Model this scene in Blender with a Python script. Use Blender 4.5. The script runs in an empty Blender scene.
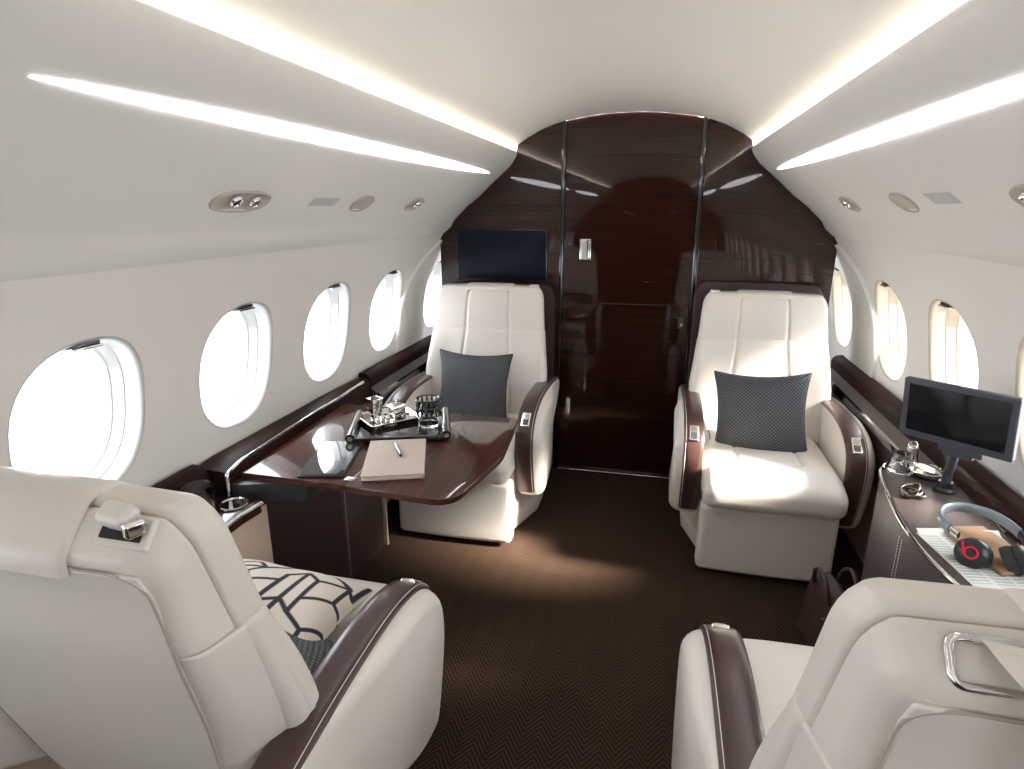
import bpy, bmesh, math, random
from mathutils import Vector, Matrix, Euler
random.seed(7)
S = bpy.context.scene
COL = S.collection
PI = math.pi
R = math.radians

# ------------------------------------------------------------------ materials
def mat(name, base, rough=.5, metal=0., coat=0., coat_rough=.05, bump=0., bscale=200., spec=.5, emit=None, estr=0., trans=0., ior=1.45, detail=2.):
    m = bpy.data.materials.new(name); m.use_nodes = True
    nt = m.node_tree; b = nt.nodes['Principled BSDF']
    b.inputs['Base Color'].default_value = (*base, 1)
    b.inputs['Roughness'].default_value = rough
    b.inputs['Metallic'].default_value = metal
    b.inputs['Coat Weight'].default_value = coat
    b.inputs['Coat Roughness'].default_value = coat_rough
    b.inputs['Specular IOR Level'].default_value = spec
    b.inputs['Transmission Weight'].default_value = trans
    b.inputs['IOR'].default_value = ior
    if emit:
        b.inputs['Emission Color'].default_value = (*emit, 1)
        b.inputs['Emission Strength'].default_value = estr
    if bump:
        tc = nt.nodes.new('ShaderNodeTexCoord')
        n = nt.nodes.new('ShaderNodeTexNoise'); n.inputs['Scale'].default_value = bscale; n.inputs['Detail'].default_value = detail
        bp = nt.nodes.new('ShaderNodeBump'); bp.inputs['Strength'].default_value = bump; bp.inputs['Distance'].default_value = .002
        nt.links.new(tc.outputs['Object'], n.inputs['Vector'])
        nt.links.new(n.outputs['Fac'], bp.inputs['Height']); nt.links.new(bp.outputs['Normal'], b.inputs['Normal'])
    return m

def wood(name, c1, c2, stretch, rough=.3, coat=1., scale=1., lo=.35, hi=.65):
    """fine straight-grained veneer: noise stretched along the grain"""
    m = mat(name, c1, rough, coat=coat, coat_rough=.015, spec=.1)
    nt = m.node_tree; b = nt.nodes['Principled BSDF']
    tc = nt.nodes.new('ShaderNodeTexCoord'); mp = nt.nodes.new('ShaderNodeMapping')
    mp.inputs['Scale'].default_value = stretch
    n = nt.nodes.new('ShaderNodeTexNoise'); n.inputs['Scale'].default_value = scale; n.inputs['Detail'].default_value = 5; n.inputs['Roughness'].default_value = .6
    r = nt.nodes.new('ShaderNodeValToRGB')
    r.color_ramp.elements[0].position = lo; r.color_ramp.elements[0].color = (*c1, 1)
    r.color_ramp.elements[1].position = hi; r.color_ramp.elements[1].color = (*c2, 1)
    nt.links.new(tc.outputs['Object'], mp.inputs['Vector']); nt.links.new(mp.outputs['Vector'], n.inputs['Vector'])
    nt.links.new(n.outputs['Fac'], r.inputs['Fac']); nt.links.new(r.outputs['Color'], b.inputs['Base Color'])
    return m

M = {}
M['lining'] = mat('lining_white', (.80, .78, .745), .55, bump=.05, bscale=400)
M['lining_up'] = mat('headliner_white', (.78, .765, .735), .55)
M['ceil'] = mat('ceiling_white', (.82, .79, .745), .6)
M['reveal'] = mat('window_reveal_shade_grey', (.52, .515, .505), .4, coat=.2)  # white reveal lowered to its shaded grey, shade put into the colour
M['reveal_warm'] = mat('window_reveal_shade_tan', (.52, .45, .35), .4, coat=.2)  # right-hand reveals: the tan tone they show in shade put into the colour
M['leather'] = mat('white_leather', (.73, .685, .63), .40, coat=.12, coat_rough=.3, bump=.12, bscale=260)
M['leather_dk'] = mat('brown_leather', (.050, .026, .023), .38, coat=.2, coat_rough=.3, bump=.12, bscale=350)
M['leather_cap'] = mat('brown_armrest_leather', (.062, .030, .026), .30, coat=.3, coat_rough=.25, bump=.06, bscale=350)
M['leather_grey'] = mat('grey_brown_leather', (.085, .066, .062), .45, bump=.2, bscale=400)
M['leather_mauve'] = mat('aubergine_leather', (.045, .031, .034), .48, bump=.1, bscale=400)
M['beige_side'] = mat('beige_side_panel', (.60, .47, .37), .5)
M['stitch'] = mat('white_stitching', (.75, .70, .66), .6)
M['seam'] = mat('leather_seam', (.42, .38, .33), .6)
M['wood_bulk'] = wood('bulkhead_veneer', (.015, .0034, .0014), (.033, .0076, .0028), (.8, 1., 55.), scale=1.6)
M['wood_table'] = wood('table_veneer', (.024, .0060, .0034), (.086, .024, .011), (42., 1.2, 42.), scale=1.3, lo=.3, hi=.72)
M['wood_dk'] = wood('ledge_veneer', (.016, .006, .0045), (.050, .018, .011), (50., 1.5, 50.), scale=1.4)
M['rail'] = wood('rail_veneer', (.012, .005, .004), (.030, .011, .008), (50., 1.5, 50.), rough=.5, coat=.0, scale=1.4)
M['black_gloss'] = mat('black_lacquer', (.008, .006, .006), .12, coat=1., coat_rough=.02)
M['black'] = mat('black_plastic', (.018, .018, .020), .38)
M['black_soft'] = mat('black_cushioned_plastic', (.022, .022, .024), .5)
M['frame_blue'] = mat('slate_monitor_plastic', (.062, .066, .085), .42)
M['screen'] = mat('dark_screen', (.010, .012, .014), .10, coat=.6, coat_rough=.06)
M['screen_tv'] = mat('television_screen', (.006, .009, .018), .18, spec=.22)
M['chrome'] = mat('chrome', (.82, .81, .79), .10, 1.)
M['silver'] = mat('polished_silver', (.66, .64, .61), .08, 1.)
M['dark_metal'] = mat('bronze_metal', (.16, .13, .105), .28, .9)
M['grey_plate'] = mat('grey_grille', (.52, .52, .52), .5)
M['glass'] = mat('clear_glass', (1, 1, 1), .0, trans=1., ior=1.45)
M['paper'] = mat('page_edges', (.72, .66, .55), .8)
M['tan_cover'] = mat('greige_notebook_leather', (.52, .43, .365), .55, bump=.3, bscale=500)
M['tan'] = mat('tan_card', (.36, .22, .13), .6)
M['red'] = mat('red_mark', (.75, .01, .03), .4)
M['cap_grey'] = mat('armrest_display', (.05, .055, .06), .15, coat=1.)
M['strip'] = mat('lamp_strip', (.9, .9, .95), .5, emit=(.95, .94, 1.), estr=2.8)
M['psu_cream_shaded'] = mat('shaded_cream_cup', (.47, .42, .36), .5)  # cream darkened to paint in the shading of the dished bowls
M['dark_gap'] = mat('dark_recess', (.02, .017, .015), .7)
M['cushion_edge'] = mat('cushion_piping', (.022, .023, .026), .6)

def pane_material():
    m = bpy.data.materials.new('window_pane'); m.use_nodes = True
    nt = m.node_tree; nt.nodes.clear()
    o = nt.nodes.new('ShaderNodeOutputMaterial'); mx = nt.nodes.new('ShaderNodeMixShader')
    t = nt.nodes.new('ShaderNodeBsdfTransparent'); g = nt.nodes.new('ShaderNodeBsdfGlossy')
    g.inputs['Roughness'].default_value = .02
    mx.inputs[0].default_value = .06
    nt.links.new(t.outputs[0], mx.inputs[1]); nt.links.new(g.outputs[0], mx.inputs[2]); nt.links.new(mx.outputs[0], o.inputs[0])
    return m
M['pane'] = pane_material()

def carpet_material():
    m = mat('herringbone_carpet', (.05, .03, .02), .95, spec=.1)
    nt = m.node_tree; b = nt.nodes['Principled BSDF']; L = nt.links.new
    tc = nt.nodes.new('ShaderNodeTexCoord'); sp = nt.nodes.new('ShaderNodeSeparateXYZ'); L(tc.outputs['Object'], sp.inputs[0])
    def mth(op, a, bb=None, v=None):
        n = nt.nodes.new('ShaderNodeMath'); n.operation = op
        if hasattr(a, 'links'): L(a, n.inputs[0])
        else: n.inputs[0].default_value = a
        if bb is not None:
            if hasattr(bb, 'links'): L(bb, n.inputs[1])
            else: n.inputs[1].default_value = bb
        return n.outputs[0]
    col = .043                      # width of one herringbone column pair / 2
    u = mth('PINGPONG', mth('ADD', sp.outputs['X'], 3.0), col)     # 0..col zigzag
    w = mth('ADD', sp.outputs['Y'], mth('MULTIPLY', u, 1.4))
    st = mth('FRACT', mth('DIVIDE', mth('ADD', w, 10.0), .0190))
    tri = mth('ABSOLUTE', mth('SUBTRACT', st, .5))                 # 0 .. .5
    h = mth('MULTIPLY', tri, 2.0)
    ns = nt.nodes.new('ShaderNodeTexNoise'); ns.inputs['Scale'].default_value = 260; ns.inputs['Detail'].default_value = 3; L(tc.outputs['Object'], ns.inputs['Vector'])
    hh = mth('ADD', mth('MULTIPLY', h, .8), mth('MULTIPLY', ns.outputs['Fac'], .45))
    r = nt.nodes.new('ShaderNodeValToRGB')
    r.color_ramp.elements[0].position = .30; r.color_ramp.elements[0].color = (.019, .0108, .007, 1)
    r.color_ramp.elements[1].position = .85; r.color_ramp.elements[1].color = (.064, .038, .025, 1)
    L(hh, r.inputs['Fac']); L(r.outputs['Color'], b.inputs['Base Color'])
    bp = nt.nodes.new('ShaderNodeBump'); bp.inputs['Strength'].default_value = .6; bp.inputs['Distance'].default_value = .004
    L(hh, bp.inputs['Height']); L(bp.outputs['Normal'], b.inputs['Normal'])
    return m
M['carpet'] = carpet_material()

def woven_material(name, dark, light):
    """basket weave of small raised pellets"""
    m = mat(name, dark, .55, spec=.6)
    nt = m.node_tree; b = nt.nodes['Principled BSDF']; L = nt.links.new
    tc = nt.nodes.new('ShaderNodeTexCoord'); mp = nt.nodes.new('ShaderNodeMapping')
    mp.inputs['Rotation'].default_value = (0, 0, R(45)); mp.inputs['Scale'].default_value = (1, 1, 1)
    v = nt.nodes.new('ShaderNodeTexVoronoi'); v.voronoi_dimensions = '2D'; v.inputs['Scale'].default_value = 34; v.inputs['Randomness'].default_value = .0
    # offset every second row
    sp = nt.nodes.new('ShaderNodeSeparateXYZ'); L(tc.outputs['UV'], mp.inputs['Vector']); L(mp.outputs['Vector'], v.inputs['Vector'])
    r = nt.nodes.new('ShaderNodeValToRGB')
    r.color_ramp.elements[0].position = .15; r.color_ramp.elements[0].color = (*light, 1)
    r.color_ramp.elements[1].position = .55; r.color_ramp.elements[1].color = (*dark, 1)
    L(v.outputs['Distance'], r.inputs['Fac']); L(r.outputs['Color'], b.inputs['Base Color'])
    bp = nt.nodes.new('ShaderNodeBump'); bp.invert = True; bp.inputs['Strength'].default_value = .9; bp.inputs['Distance'].default_value = .004
    L(v.outputs['Distance'], bp.inputs['Height']); L(bp.outputs['Normal'], b.inputs['Normal'])
    return m
M['woven'] = woven_material('charcoal_woven_leather', (.009, .010, .013), (.105, .115, .132))

def attr_material(name, c0, c1, rough=.8):
    m = mat(name, c0, rough, bump=.25, bscale=600)
    nt = m.node_tree; b = nt.nodes['Principled BSDF']
    a = nt.nodes.new('ShaderNodeAttribute'); a.attribute_name = 'pattern'
    mx = nt.nodes.new('ShaderNodeMixRGB'); mx.inputs[1].default_value = (*c0, 1); mx.inputs[2].default_value = (*c1, 1)
    nt.links.new(a.outputs['Fac'], mx.inputs[0]); nt.links.new(mx.outputs[0], b.inputs['Base Color'])
    return m
M['printed'] = attr_material('cream_linen_with_black_lines', (.66, .60, .53), (.018, .019, .026))
M['newsprint'] = attr_material('newsprint', (.70, .72, .69), (.10, .10, .11))
M['lattice'] = attr_material('lattice_glass_print', (.6, .6, .6), (.02, .02, .02), .2)

# ------------------------------------------------------------------ helpers
def link(o, parent=None):
    COL.objects.link(o)
    if parent is not None: o.parent = parent
    return o

def obj(name, data, m, parent=None, smooth=45., loc=None, rot=None):
    v, f = data[0], data[1]
    me = bpy.data.meshes.new(name)
    me.from_pydata([tuple(p) for p in v], [], f)
    bm = bmesh.new(); bm.from_mesh(me)
    bmesh.ops.remove_doubles(bm, verts=bm.verts, dist=1e-6)
    bmesh.ops.recalc_face_normals(bm, faces=bm.faces)
    bm.to_mesh(me); bm.free()
    me.materials.append(m)
    if smooth:
        me.shade_smooth()
        me.set_sharp_from_angle(angle=R(smooth))
    o = bpy.data.objects.new(name, me)
    link(o, parent)
    if loc: o.location = loc
    if rot: o.rotation_euler = rot
    return o

def empty(name, loc=(0, 0, 0), rot=(0, 0, 0)):
    o = bpy.data.objects.new(name, None); o.empty_display_size = .05
    COL.objects.link(o); o.location = loc; o.rotation_euler = rot
    return o

def tag(o, label, cat, group=None):
    o['label'] = label; o['category'] = cat
    if group: o['group'] = group
    return o

def struct(o, label=None):
    o['kind'] = 'structure'
    if label: o['label'] = label
    return o

def merge(*ds):
    V = []; F = []
    for v, f in ds:
        k = len(V); V += [tuple(p) for p in v]; F += [tuple(i + k for i in g) for g in f]
    return V, F

def xf(data, mtx):
    return [tuple(mtx @ Vector(p)) for p in data[0]], data[1]

def mv(data, x=0, y=0, z=0, rz=0, rx=0, ry=0):
    return xf(data, Matrix.Translation((x, y, z)) @ Euler((rx, ry, rz)).to_matrix().to_4x4())

def axis_samples(a, r, n, extra=()):
    s = [a - r + r * math.tan(t) for t in (R(45), R(33.75), R(22.5), R(11.25), 0)]
    inner = [-(a - r) + 2 * (a - r) * i / n for i in range(n + 1)]
    xs = [-x for x in s] + inner + s + [e for e in extra if abs(e) < a - r]
    xs = sorted(xs); out = []
    for x in xs:
        if not out or x - out[-1] > 1e-5: out.append(x)
    return out

def rbox(a, b, c, r, n=(6, 6, 6), ex=(), ey=(), ez=(), deform=None, center=(0, 0, 0)):
    """rounded box with half sizes a,b,c and edge radius r, dense enough to be bent"""
    X = axis_samples(a, r, n[0], ex); Y = axis_samples(b, r, n[1], ey); Z = axis_samples(c, r, n[2], ez)
    idx = {}; V = []; F = []
    def vert(x, y, z):
        k = (round(x, 6), round(y, 6), round(z, 6))
        if k in idx: return idx[k]
        cx = max(-(a - r), min(a - r, x)); cy = max(-(b - r), min(b - r, y)); cz = max(-(c - r), min(c - r, z))
        d = Vector((x - cx, y - cy, z - cz)); l = d.length
        p = Vector((cx, cy, cz)) + (d * (r / l) if l > 1e-9 else Vector())
        p = Vector((p.x + center[0], p.y + center[1], p.z + center[2]))
        if deform: p = Vector(deform(p.x, p.y, p.z))
        idx[k] = len(V); V.append(tuple(p)); return idx[k]
    def face(fn, U, W):
        for i in range(len(U) - 1):
            for j in range(len(W) - 1):
                F.append((fn(U[i], W[j]), fn(U[i + 1], W[j]), fn(U[i + 1], W[j + 1]), fn(U[i], W[j + 1])))
    for s in (-1, 1):
        face(lambda u, w: vert(u, w, s * c), X, Y)
        face(lambda u, w: vert(u, s * b, w), X, Z)
        face(lambda u, w: vert(s * a, u, w), Y, Z)
    return V, F

def box(x0, x1, y0, y1, z0, z1, r=.002):
    a, b, c = (x1 - x0) / 2, (y1 - y0) / 2, (z1 - z0) / 2
    r = min(r, a * .95, b * .95, c * .95)
    return rbox(a, b, c, r, (1, 1, 1), center=((x0 + x1) / 2, (y0 + y1) / 2, (z0 + z1) / 2))

def loft(rings, cap=True, closed=True):
    n = len(rings[0]); V = [tuple(p) for r in rings for p in r]; F = []
    for i in range(len(rings) - 1):
        for j in range(n if closed else n - 1):
            k = (j + 1) % n
            F.append((i * n + j, i * n + k, (i + 1) * n + k, (i + 1) * n + j))
    if cap and closed:
        for s in (0, len(rings) - 1):
            c = sum((Vector(p) for p in rings[s]), Vector()) / n
            V.append(tuple(c)); ci = len(V) - 1
            for j in range(n): F.append((s * n + j, s * n + (j + 1) % n, ci))
    return V, F

def tube(pts, r, n=10, closed=False, flat=None):
    P = [Vector(p) for p in pts]; rings = []
    prev = None
    m = len(P)
    for i, p in enumerate(P):
        if closed: t = (P[(i + 1) % m] - P[i - 1]).normalized()
        else: t = (P[min(i + 1, m - 1)] - P[max(i - 1, 0)]).normalized()
        if prev is None:
            up = Vector((0, 0, 1)) if abs(t.z) < .9 else Vector((1, 0, 0))
            u = t.cross(up).normalized()
        else:
            u = (prev - t * prev.dot(t)).normalized()
        prev = u; w = t.cross(u)
        rr = r[i] if isinstance(r, (list, tuple)) else r
        fl = flat or 1.
        rings.append([p + (u * math.cos(2 * PI * k / n) + w * math.sin(2 * PI * k / n) * fl) * rr for k in range(n)])
    if closed:
        rings.append(rings[0]); return loft(rings, cap=False)
    return loft(rings)

def lathe(prof, n=32, center=(0, 0, 0)):
    rings = [[(center[0] + r * math.cos(2 * PI * k / n), center[1] + r * math.sin(2 * PI * k / n), center[2] + z) for k in range(n)] for r, z in prof]
    return loft(rings)

def smooth_path(pts, n=8, closed=False):
    P = [Vector(p) for p in pts]; out = []; m = len(P)
    rng = range(m) if closed else range(m - 1)
    for i in rng:
        if closed: a, b, c, d = P[i - 1], P[i], P[(i + 1) % m], P[(i + 2) % m]
        else: a, b, c, d = P[max(i - 1, 0)], P[i], P[i + 1], P[min(i + 2, m - 1)]
        for k in range(n):
            t = k / n
            out.append(.5 * ((2 * b) + (c - a) * t + (2 * a - 5 * b + 4 * c - d) * t * t + (3 * b - a - 3 * c + d) * t ** 3))
    if not closed: out.append(P[-1])
    return out

def prism(outline, z0, z1, bev=.002, seg=3):
    """outline (x,y) closed polygon, extruded in z, with rounded top and bottom edges"""
    n = len(outline); P = [Vector((p[0], p[1])) for p in outline]
    area = sum(P[i].x * P[(i + 1) % n].y - P[(i + 1) % n].x * P[i].y for i in range(n))
    nr = []
    for i in range(n):
        t = (P[(i + 1) % n] - P[i - 1]).normalized()
        v = Vector((t.y, -t.x)); nr.append(v if area > 0 else -v)
    rings = []
    def ring(ins, z): rings.append([(P[i].x - nr[i].x * ins, P[i].y - nr[i].y * ins, z) for i in range(n)])
    for k in range(seg + 1):
        t = k / seg * PI / 2; ring(bev * (1 - math.sin(t)), z0 + bev * (1 - math.cos(t)))
    for k in range(seg, -1, -1):
        t = k / seg * PI / 2; ring(bev * (1 - math.sin(t)), z1 - bev * (1 - math.cos(t)))
    return loft(rings)

def round_poly(pts, rad, seg=6):
    """polygon with rounded corners; rad a number or a list"""
    out = []; n = len(pts)
    for i in range(n):
        r = rad[i] if isinstance(rad, (list, tuple)) else rad
        p = Vector(pts[i]); a = (Vector(pts[i - 1]) - p); b = (Vector(pts[(i + 1) % n]) - p)
        if r <= 0: out.append(tuple(p)); continue
        au, bu = a.normalized(), b.normalized()
        ang = math.acos(max(-1, min(1, au.dot(bu)))); d = min(r / math.tan(ang / 2), a.length * .49, b.length * .49)
        p0 = p + au * d; p1 = p + bu * d
        for k in range(seg + 1):
            t = k / seg; out.append(tuple((1 - t) ** 2 * p0 + 2 * t * (1 - t) * p + t * t * p1))
    return out

def swept(path, prof, closed=False):
    """sweep a closed profile (u = sideways/x, w = outward) along a path in the yz plane; path: list of (y,z), profile: (x, off)"""
    P = [Vector(p) for p in path]; rings = []; m = len(P)
    for i, p in enumerate(P):
        t = (P[min(i + 1, m - 1)] - P[max(i - 1, 0)]).normalized()
        nrm = Vector((t.y, -t.x))
        rings.append([(u, p.x + nrm.x * w, p.y + nrm.y * w) for u, w in prof])
    return loft(rings)

def lerp(a, b, t): return a + (b - a) * t
def sstep(a, b, x):
    t = max(0, min(1, (x - a) / (b - a))); return t * t * (3 - 2 * t)
def interp(x, tab):
    if x <= tab[0][0]: return tab[0][1]
    for (a, u), (b, v) in zip(tab, tab[1:]):
        if x <= b: return u + (v - u) * (x - a) / (b - a)
    return tab[-1][1]

# ------------------------------------------------------------------ cabin shell
YB = 3.178            # face of the forward bulkhead
YR = -3.2             # aft end of the modelled cabin
YF = 3.62             # lining runs on beyond the bulkhead edge

def wall_x(z):        # half width of the side lining at height z
    d = z - .96
    x = 1.109 - .172 * d - .436 * d * d * (1.6 if d > 0 else .5)
    return x

def super_outline(yc, zc, a, b, n, N=64, ph=0):
    out = []
    for k in range(N):
        t = 2 * PI * (k + ph) / N
        c, s = math.cos(t), math.sin(t)
        out.append((yc + a * math.copysign(abs(c) ** (2 / n), c), zc + b * math.copysign(abs(s) ** (2 / n), s)))
    return out

WY0, WP, WZ, WA, WB, WN = 1.063, .552, .955, .177, .203, 2.4
N = 64
def tile(sgn, yc, y0, y1, z0, z1, off=0., left_curve=None):
    """one panel of lining with a window opening"""
    o = super_outline(yc, WZ, WA, WB, WN, N)
    rect = []
    for k in range(N):
        t = 2 * PI * k / N; c, s = math.cos(t), math.sin(t)
        hw = (y1 - yc) if c > 0 else (yc - y0); hh = (z1 - WZ) if s > 0 else (WZ - z0)
        m = max(abs(c), abs(s)); rect.append((yc + c / m * hw, WZ + s / m * hh))
    if left_curve:
        rect = [(max(y, left_curve(z)) if abs(y - y0) < 1e-6 or y < left_curve(z) else y, z) for y, z in rect]
    rings = []
    for i in range(13):
        t = (i / 12) ** 1.3
        rings.append([(sgn * (wall_x(lerp(p[1], q[1], t)) - off), lerp(p[0], q[0], t), lerp(p[1], q[1], t)) for p, q in zip(o, rect)])
    return loft(rings, cap=False), rect

def end_curve(z): return interp(z, [(.66, 2.90), (.80, 2.872), (.95, 2.885), (1.05, 2.925), (1.15, 3.0), (1.22, 3.09), (1.30, 3.24)])

for sgn, side in ((-1, 'left'), (1, 'right')):
    ds = []
    for k in range(-7, 4):
        yc = WY0 + WP * k
        y0, y1 = yc - WP / 2, yc + WP / 2
        if k == -7: y0 = YR
        ds.append(tile(sgn, yc, y0, y1, .64, 1.33)[0])
    # strip of lining behind the raised end panel
    yend = WY0 + WP * 3.5
    nn = 17; zs = [.64 + .69 * i / (nn - 1) for i in range(nn)]
    ds.append(loft([[(sgn * (wall_x(z) + .0), y, z) for z in zs] for y in (yend, yend + .14)], cap=False, closed=False))
    zu = [1.185 + .145 * i / 5 for i in range(6)]
    ds.append(loft([[(sgn * wall_x(z), y, z) for z in zu] for y in (yend + .14, YF)], cap=False, closed=False))
    w = struct(obj('wall_' + side, merge(*ds), M['lining'], smooth=60), 'white cabin side lining with oval window openings')
    # raised end panel, standing 35 mm proud, with a curved edge
    t5, rect = tile(sgn, WY0 + WP * 4 + .09, 2.86, YF, .64, 1.33, .018, end_curve)
    lip = []
    zz = [.64 + .69 * i / 40 for i in range(41)]
    lip = loft([[(sgn * (wall_x(z) - o_), end_curve(z) - dy, z) for z in zz] for o_, dy in ((.018, 0.0), (.017, .006), (.012, .010), (-.004, .013))], cap=False, closed=False)
    struct(obj('trim_' + ('1' if sgn < 0 else '2'), merge(t5, lip), M['lining'], smooth=50), 'raised white end lining panel with curved edge')
    # lower side wall below the rail
    lw = loft([[(sgn * x, y, z) for x, z in ((1.135, .70), (1.130, .45), (1.115, .18), (1.09, .0))] for y in (YR, YF)], cap=False, closed=False)
    struct(obj('baseboard_' + side, lw, M['beige_side'], smooth=30), 'beige lower side wall below the ledge')

struct(obj('trim_5', box(-1.14, 1.14, YF, YF + .03, 0, 1.4, .002), M['lining'], smooth=0), 'unseen white closing panel added beyond the bulkhead to block daylight')  # added end closure, stops daylight flooding in past the bulkhead edge
# windows: funnel-shaped reveal, inner pane frame, glass, dark shade handle
ROOM_W = []
wn = 0
for sgn in (-1, 1):
    for k in range(-7, 5):
        yc = WY0 + WP * k
        if k == 4: yc += .09
        off = .018 if k == 4 else 0.
        wn += 1
        root = empty('window_%d' % wn, (0, yc, WZ)); root['kind'] = 'structure'
        def ringo(a, b, n, dx, dz=0., dy=0.):
            return [(sgn * (wall_x(z + WZ) - off + dx), y + dy, z + dz) for y, z in super_outline(0, 0, a, b, n, N)]
        rings = [ringo(WA, WB, WN, 0), ringo(WA - .004, WB - .004, WN, .001), ringo(WA - .008, WB - .008, WN, .005), ringo(WA - .010, WB - .010, WN, .012),
                 ringo(WA - .016, WB - .014, WN, .045), ringo(WA - .019, WB - .017, WN, .047), ringo(WA - .026, WB - .022, WN, .075),
                 ringo(WA - .029, WB - .025, WN, .077), ringo(WA - .038, WB - .032, WN, .118)]
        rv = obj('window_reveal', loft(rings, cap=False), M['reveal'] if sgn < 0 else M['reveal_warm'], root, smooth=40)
        # thin rubber line round the inner pane
        o = super_outline(0, 0, WA - .035, WB - .029, WN, N)
        obj('pane_seal', tube([(sgn * (wall_x(z + WZ) - off + .079), y, z) for y, z in o], .0009, 6, True), M['grey_plate'], root)
        pr = ringo(WA - .036, WB - .030, WN, .110)
        V = pr + [(sgn * (wall_x(WZ) - off + .110), 0, 0)]
        obj('window_pane', (V, [(i, (i + 1) % N, N) for i in range(N)]), M['pane'], root)
        # shade handle tucked in the top of the reveal
        hz = WB - .013
        hx = wall_x(WZ + hz) - off
        h = rbox(.020, .036, .0065, .005, (1, 1, 1))
        obj('shade_handle', mv(h, sgn * (hx + .024), 0., hz - .004, ry=sgn * .25), M['leather_cap'] if sgn > 0 else M['cap_grey'], root)
        obj('handle_trim', mv(rbox(.004, .037, .003, .002, (1, 1, 1)), sgn * (hx + .004), 0., hz - .008), M['chrome'], root)

# upper side panels (headliner) from the cove lip to the lining, then a narrow valance
PROF = [(.610, 1.690), (.588, 1.700), (.574, 1.712), (.566, 1.715), (.560, 1.711), (.559, 1.702), (.566, 1.685), (.580, 1.664), (.601, 1.640), (.648, 1.600), (.700, 1.556), (.760, 1.500), (.83, 1.447), (.89, 1.392), (.903, 1.378),
        (.911, 1.362), (.926, 1.340), (.95, 1.318), (.984, 1.296), (.996, 1.292), (1.02, 1.296)]
def panel_point(x=None, y=0, sgn=1):
    for (a, u), (b, v) in zip(PROF[4:], PROF[5:]):
        if a <= x <= b: return Vector((sgn * x, y, u + (v - u) * (x - a) / (b - a)))
for sgn, nme, lab in ((-1, 'trim_3', 'white left overhead side panel'), (1, 'trim_4', 'white right overhead side panel')):
    ys = [YR + (YF - YR) * i / 12 for i in range(13)]
    o = obj(nme, loft([[(sgn * x, y, z) for x, z in PROF] for y in ys], cap=False, closed=False), M['lining_up'], smooth=35)
    struct(o, lab)
# ceiling
CE = [(0, 1.88), (.10, 1.8775), (.20, 1.868), (.30, 1.853), (.37, 1.836), (.44, 1.810), (.50, 1.779), (.55, 1.750), (.60, 1.722), (.635, 1.702), (.645, 1.685), (.605, 1.680)]
cp = [(-x, z) for x, z in reversed(CE)] + CE[1:]
cs = smooth_path([(x, 0, z) for x, z in cp], 3)
struct(obj('ceiling', loft([[(p.x, y, p.z) for p in cs] for y in (YR, YB + .01)], cap=False, closed=False), M['ceil'], smooth=60), 'arched cream ceiling panel')
# floor
struct(obj('floor', ([(-1.15, YR, 0), (1.15, YR, 0), (1.15, YF, 0), (-1.15, YF, 0)], [(0, 1, 2, 3)]), M['carpet'], smooth=0), 'dark brown herringbone carpet')

# forward bulkhead in high-gloss veneer: left panel, right panel, sliding door between
def bulk_outline(sgn, x0):
    pts = [(x0, 0.0), (.985, 0.0), (.985, 1.300), (.926, 1.338), (.903, 1.376), (.83, 1.445), (.76, 1.498), (.70, 1.554), (.648, 1.598), (.601, 1.638), (.566, 1.683), (.556, 1.712), (.56, 1.742), (.50, 1.779), (.44, 1.810), (.37, 1.836)]
    if x0 < .36: pts.append((x0, 1.852 - (x0 - .30) * .15))
    else: pts.append((x0, 1.838))
    return [(sgn * x, z) for x, z in pts]
def wallslab(outl, y0, y1, bev=.003):
    v, f = prism(outl, 0, 1, bev / 1, 2) if False else prism(outl, y0, y1, bev, 2)
    return [(p[0], p[2], p[1]) for p in v], f
struct(obj('wall_front', merge(wallslab(bulk_outline(-1, .318), YB, YB + .05), wallslab(bulk_outline(1, .358), YB, YB + .05),
        wallslab([(-.33, 1.846), (.37, 1.836), (.30, 1.858), (.2, 1.873), (0, 1.885), (-.2, 1.873), (-.3, 1.86)], YB + .045, YB + .06)), M['wood_bulk'], smooth=0), 'glossy dark veneer bulkhead')
door = empty('door_1', (0, YB + .02, 0)); struct(door, 'glossy dark veneer sliding door with silver latch')
dtop = [(-.325, 0), (.362, 0), (.362, 1.836), (.30, 1.855), (.20, 1.870), (.10, 1.8795), (0, 1.882), (-.10, 1.8795), (-.20, 1.870), (-.30, 1.855), (-.325, 1.848)]
def split_door(z0, z1):
    p = [q for q in dtop if z0 <= q[1] <= z1]
    return p
low = [(-.325, .012), (.362, .012), (.362, .5395), (-.325, .5395)]
up = [(-.325, .5405)] + [(.362, .5405)] + dtop[2:]
obj('door_leaf', merge(wallslab(low, 0, .03, .0004), wallslab(up, 0, .03, .0004)), M['wood_bulk'], door, smooth=0)
# jambs: rounded dark posts each side of the door
def jamb(xt, xb, w):
    zs = [0.0, .3, .6, .9, 1.2, 1.5, 1.848]
    pth = [(lerp(xb, xt, (z / 1.85)), YB + .008, z) for z in zs]
    return tube(pth, w, 16, flat=1.)
obj('door_jamb', jamb(-.322, -.326, .012), M['black_gloss'], door, smooth=60).location = (0, -YB - .02, 0)
obj('door_jamb', jamb(.345, .352, .012), M['black_gloss'], door, smooth=60).location = (0, -YB - .02, 0)
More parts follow.
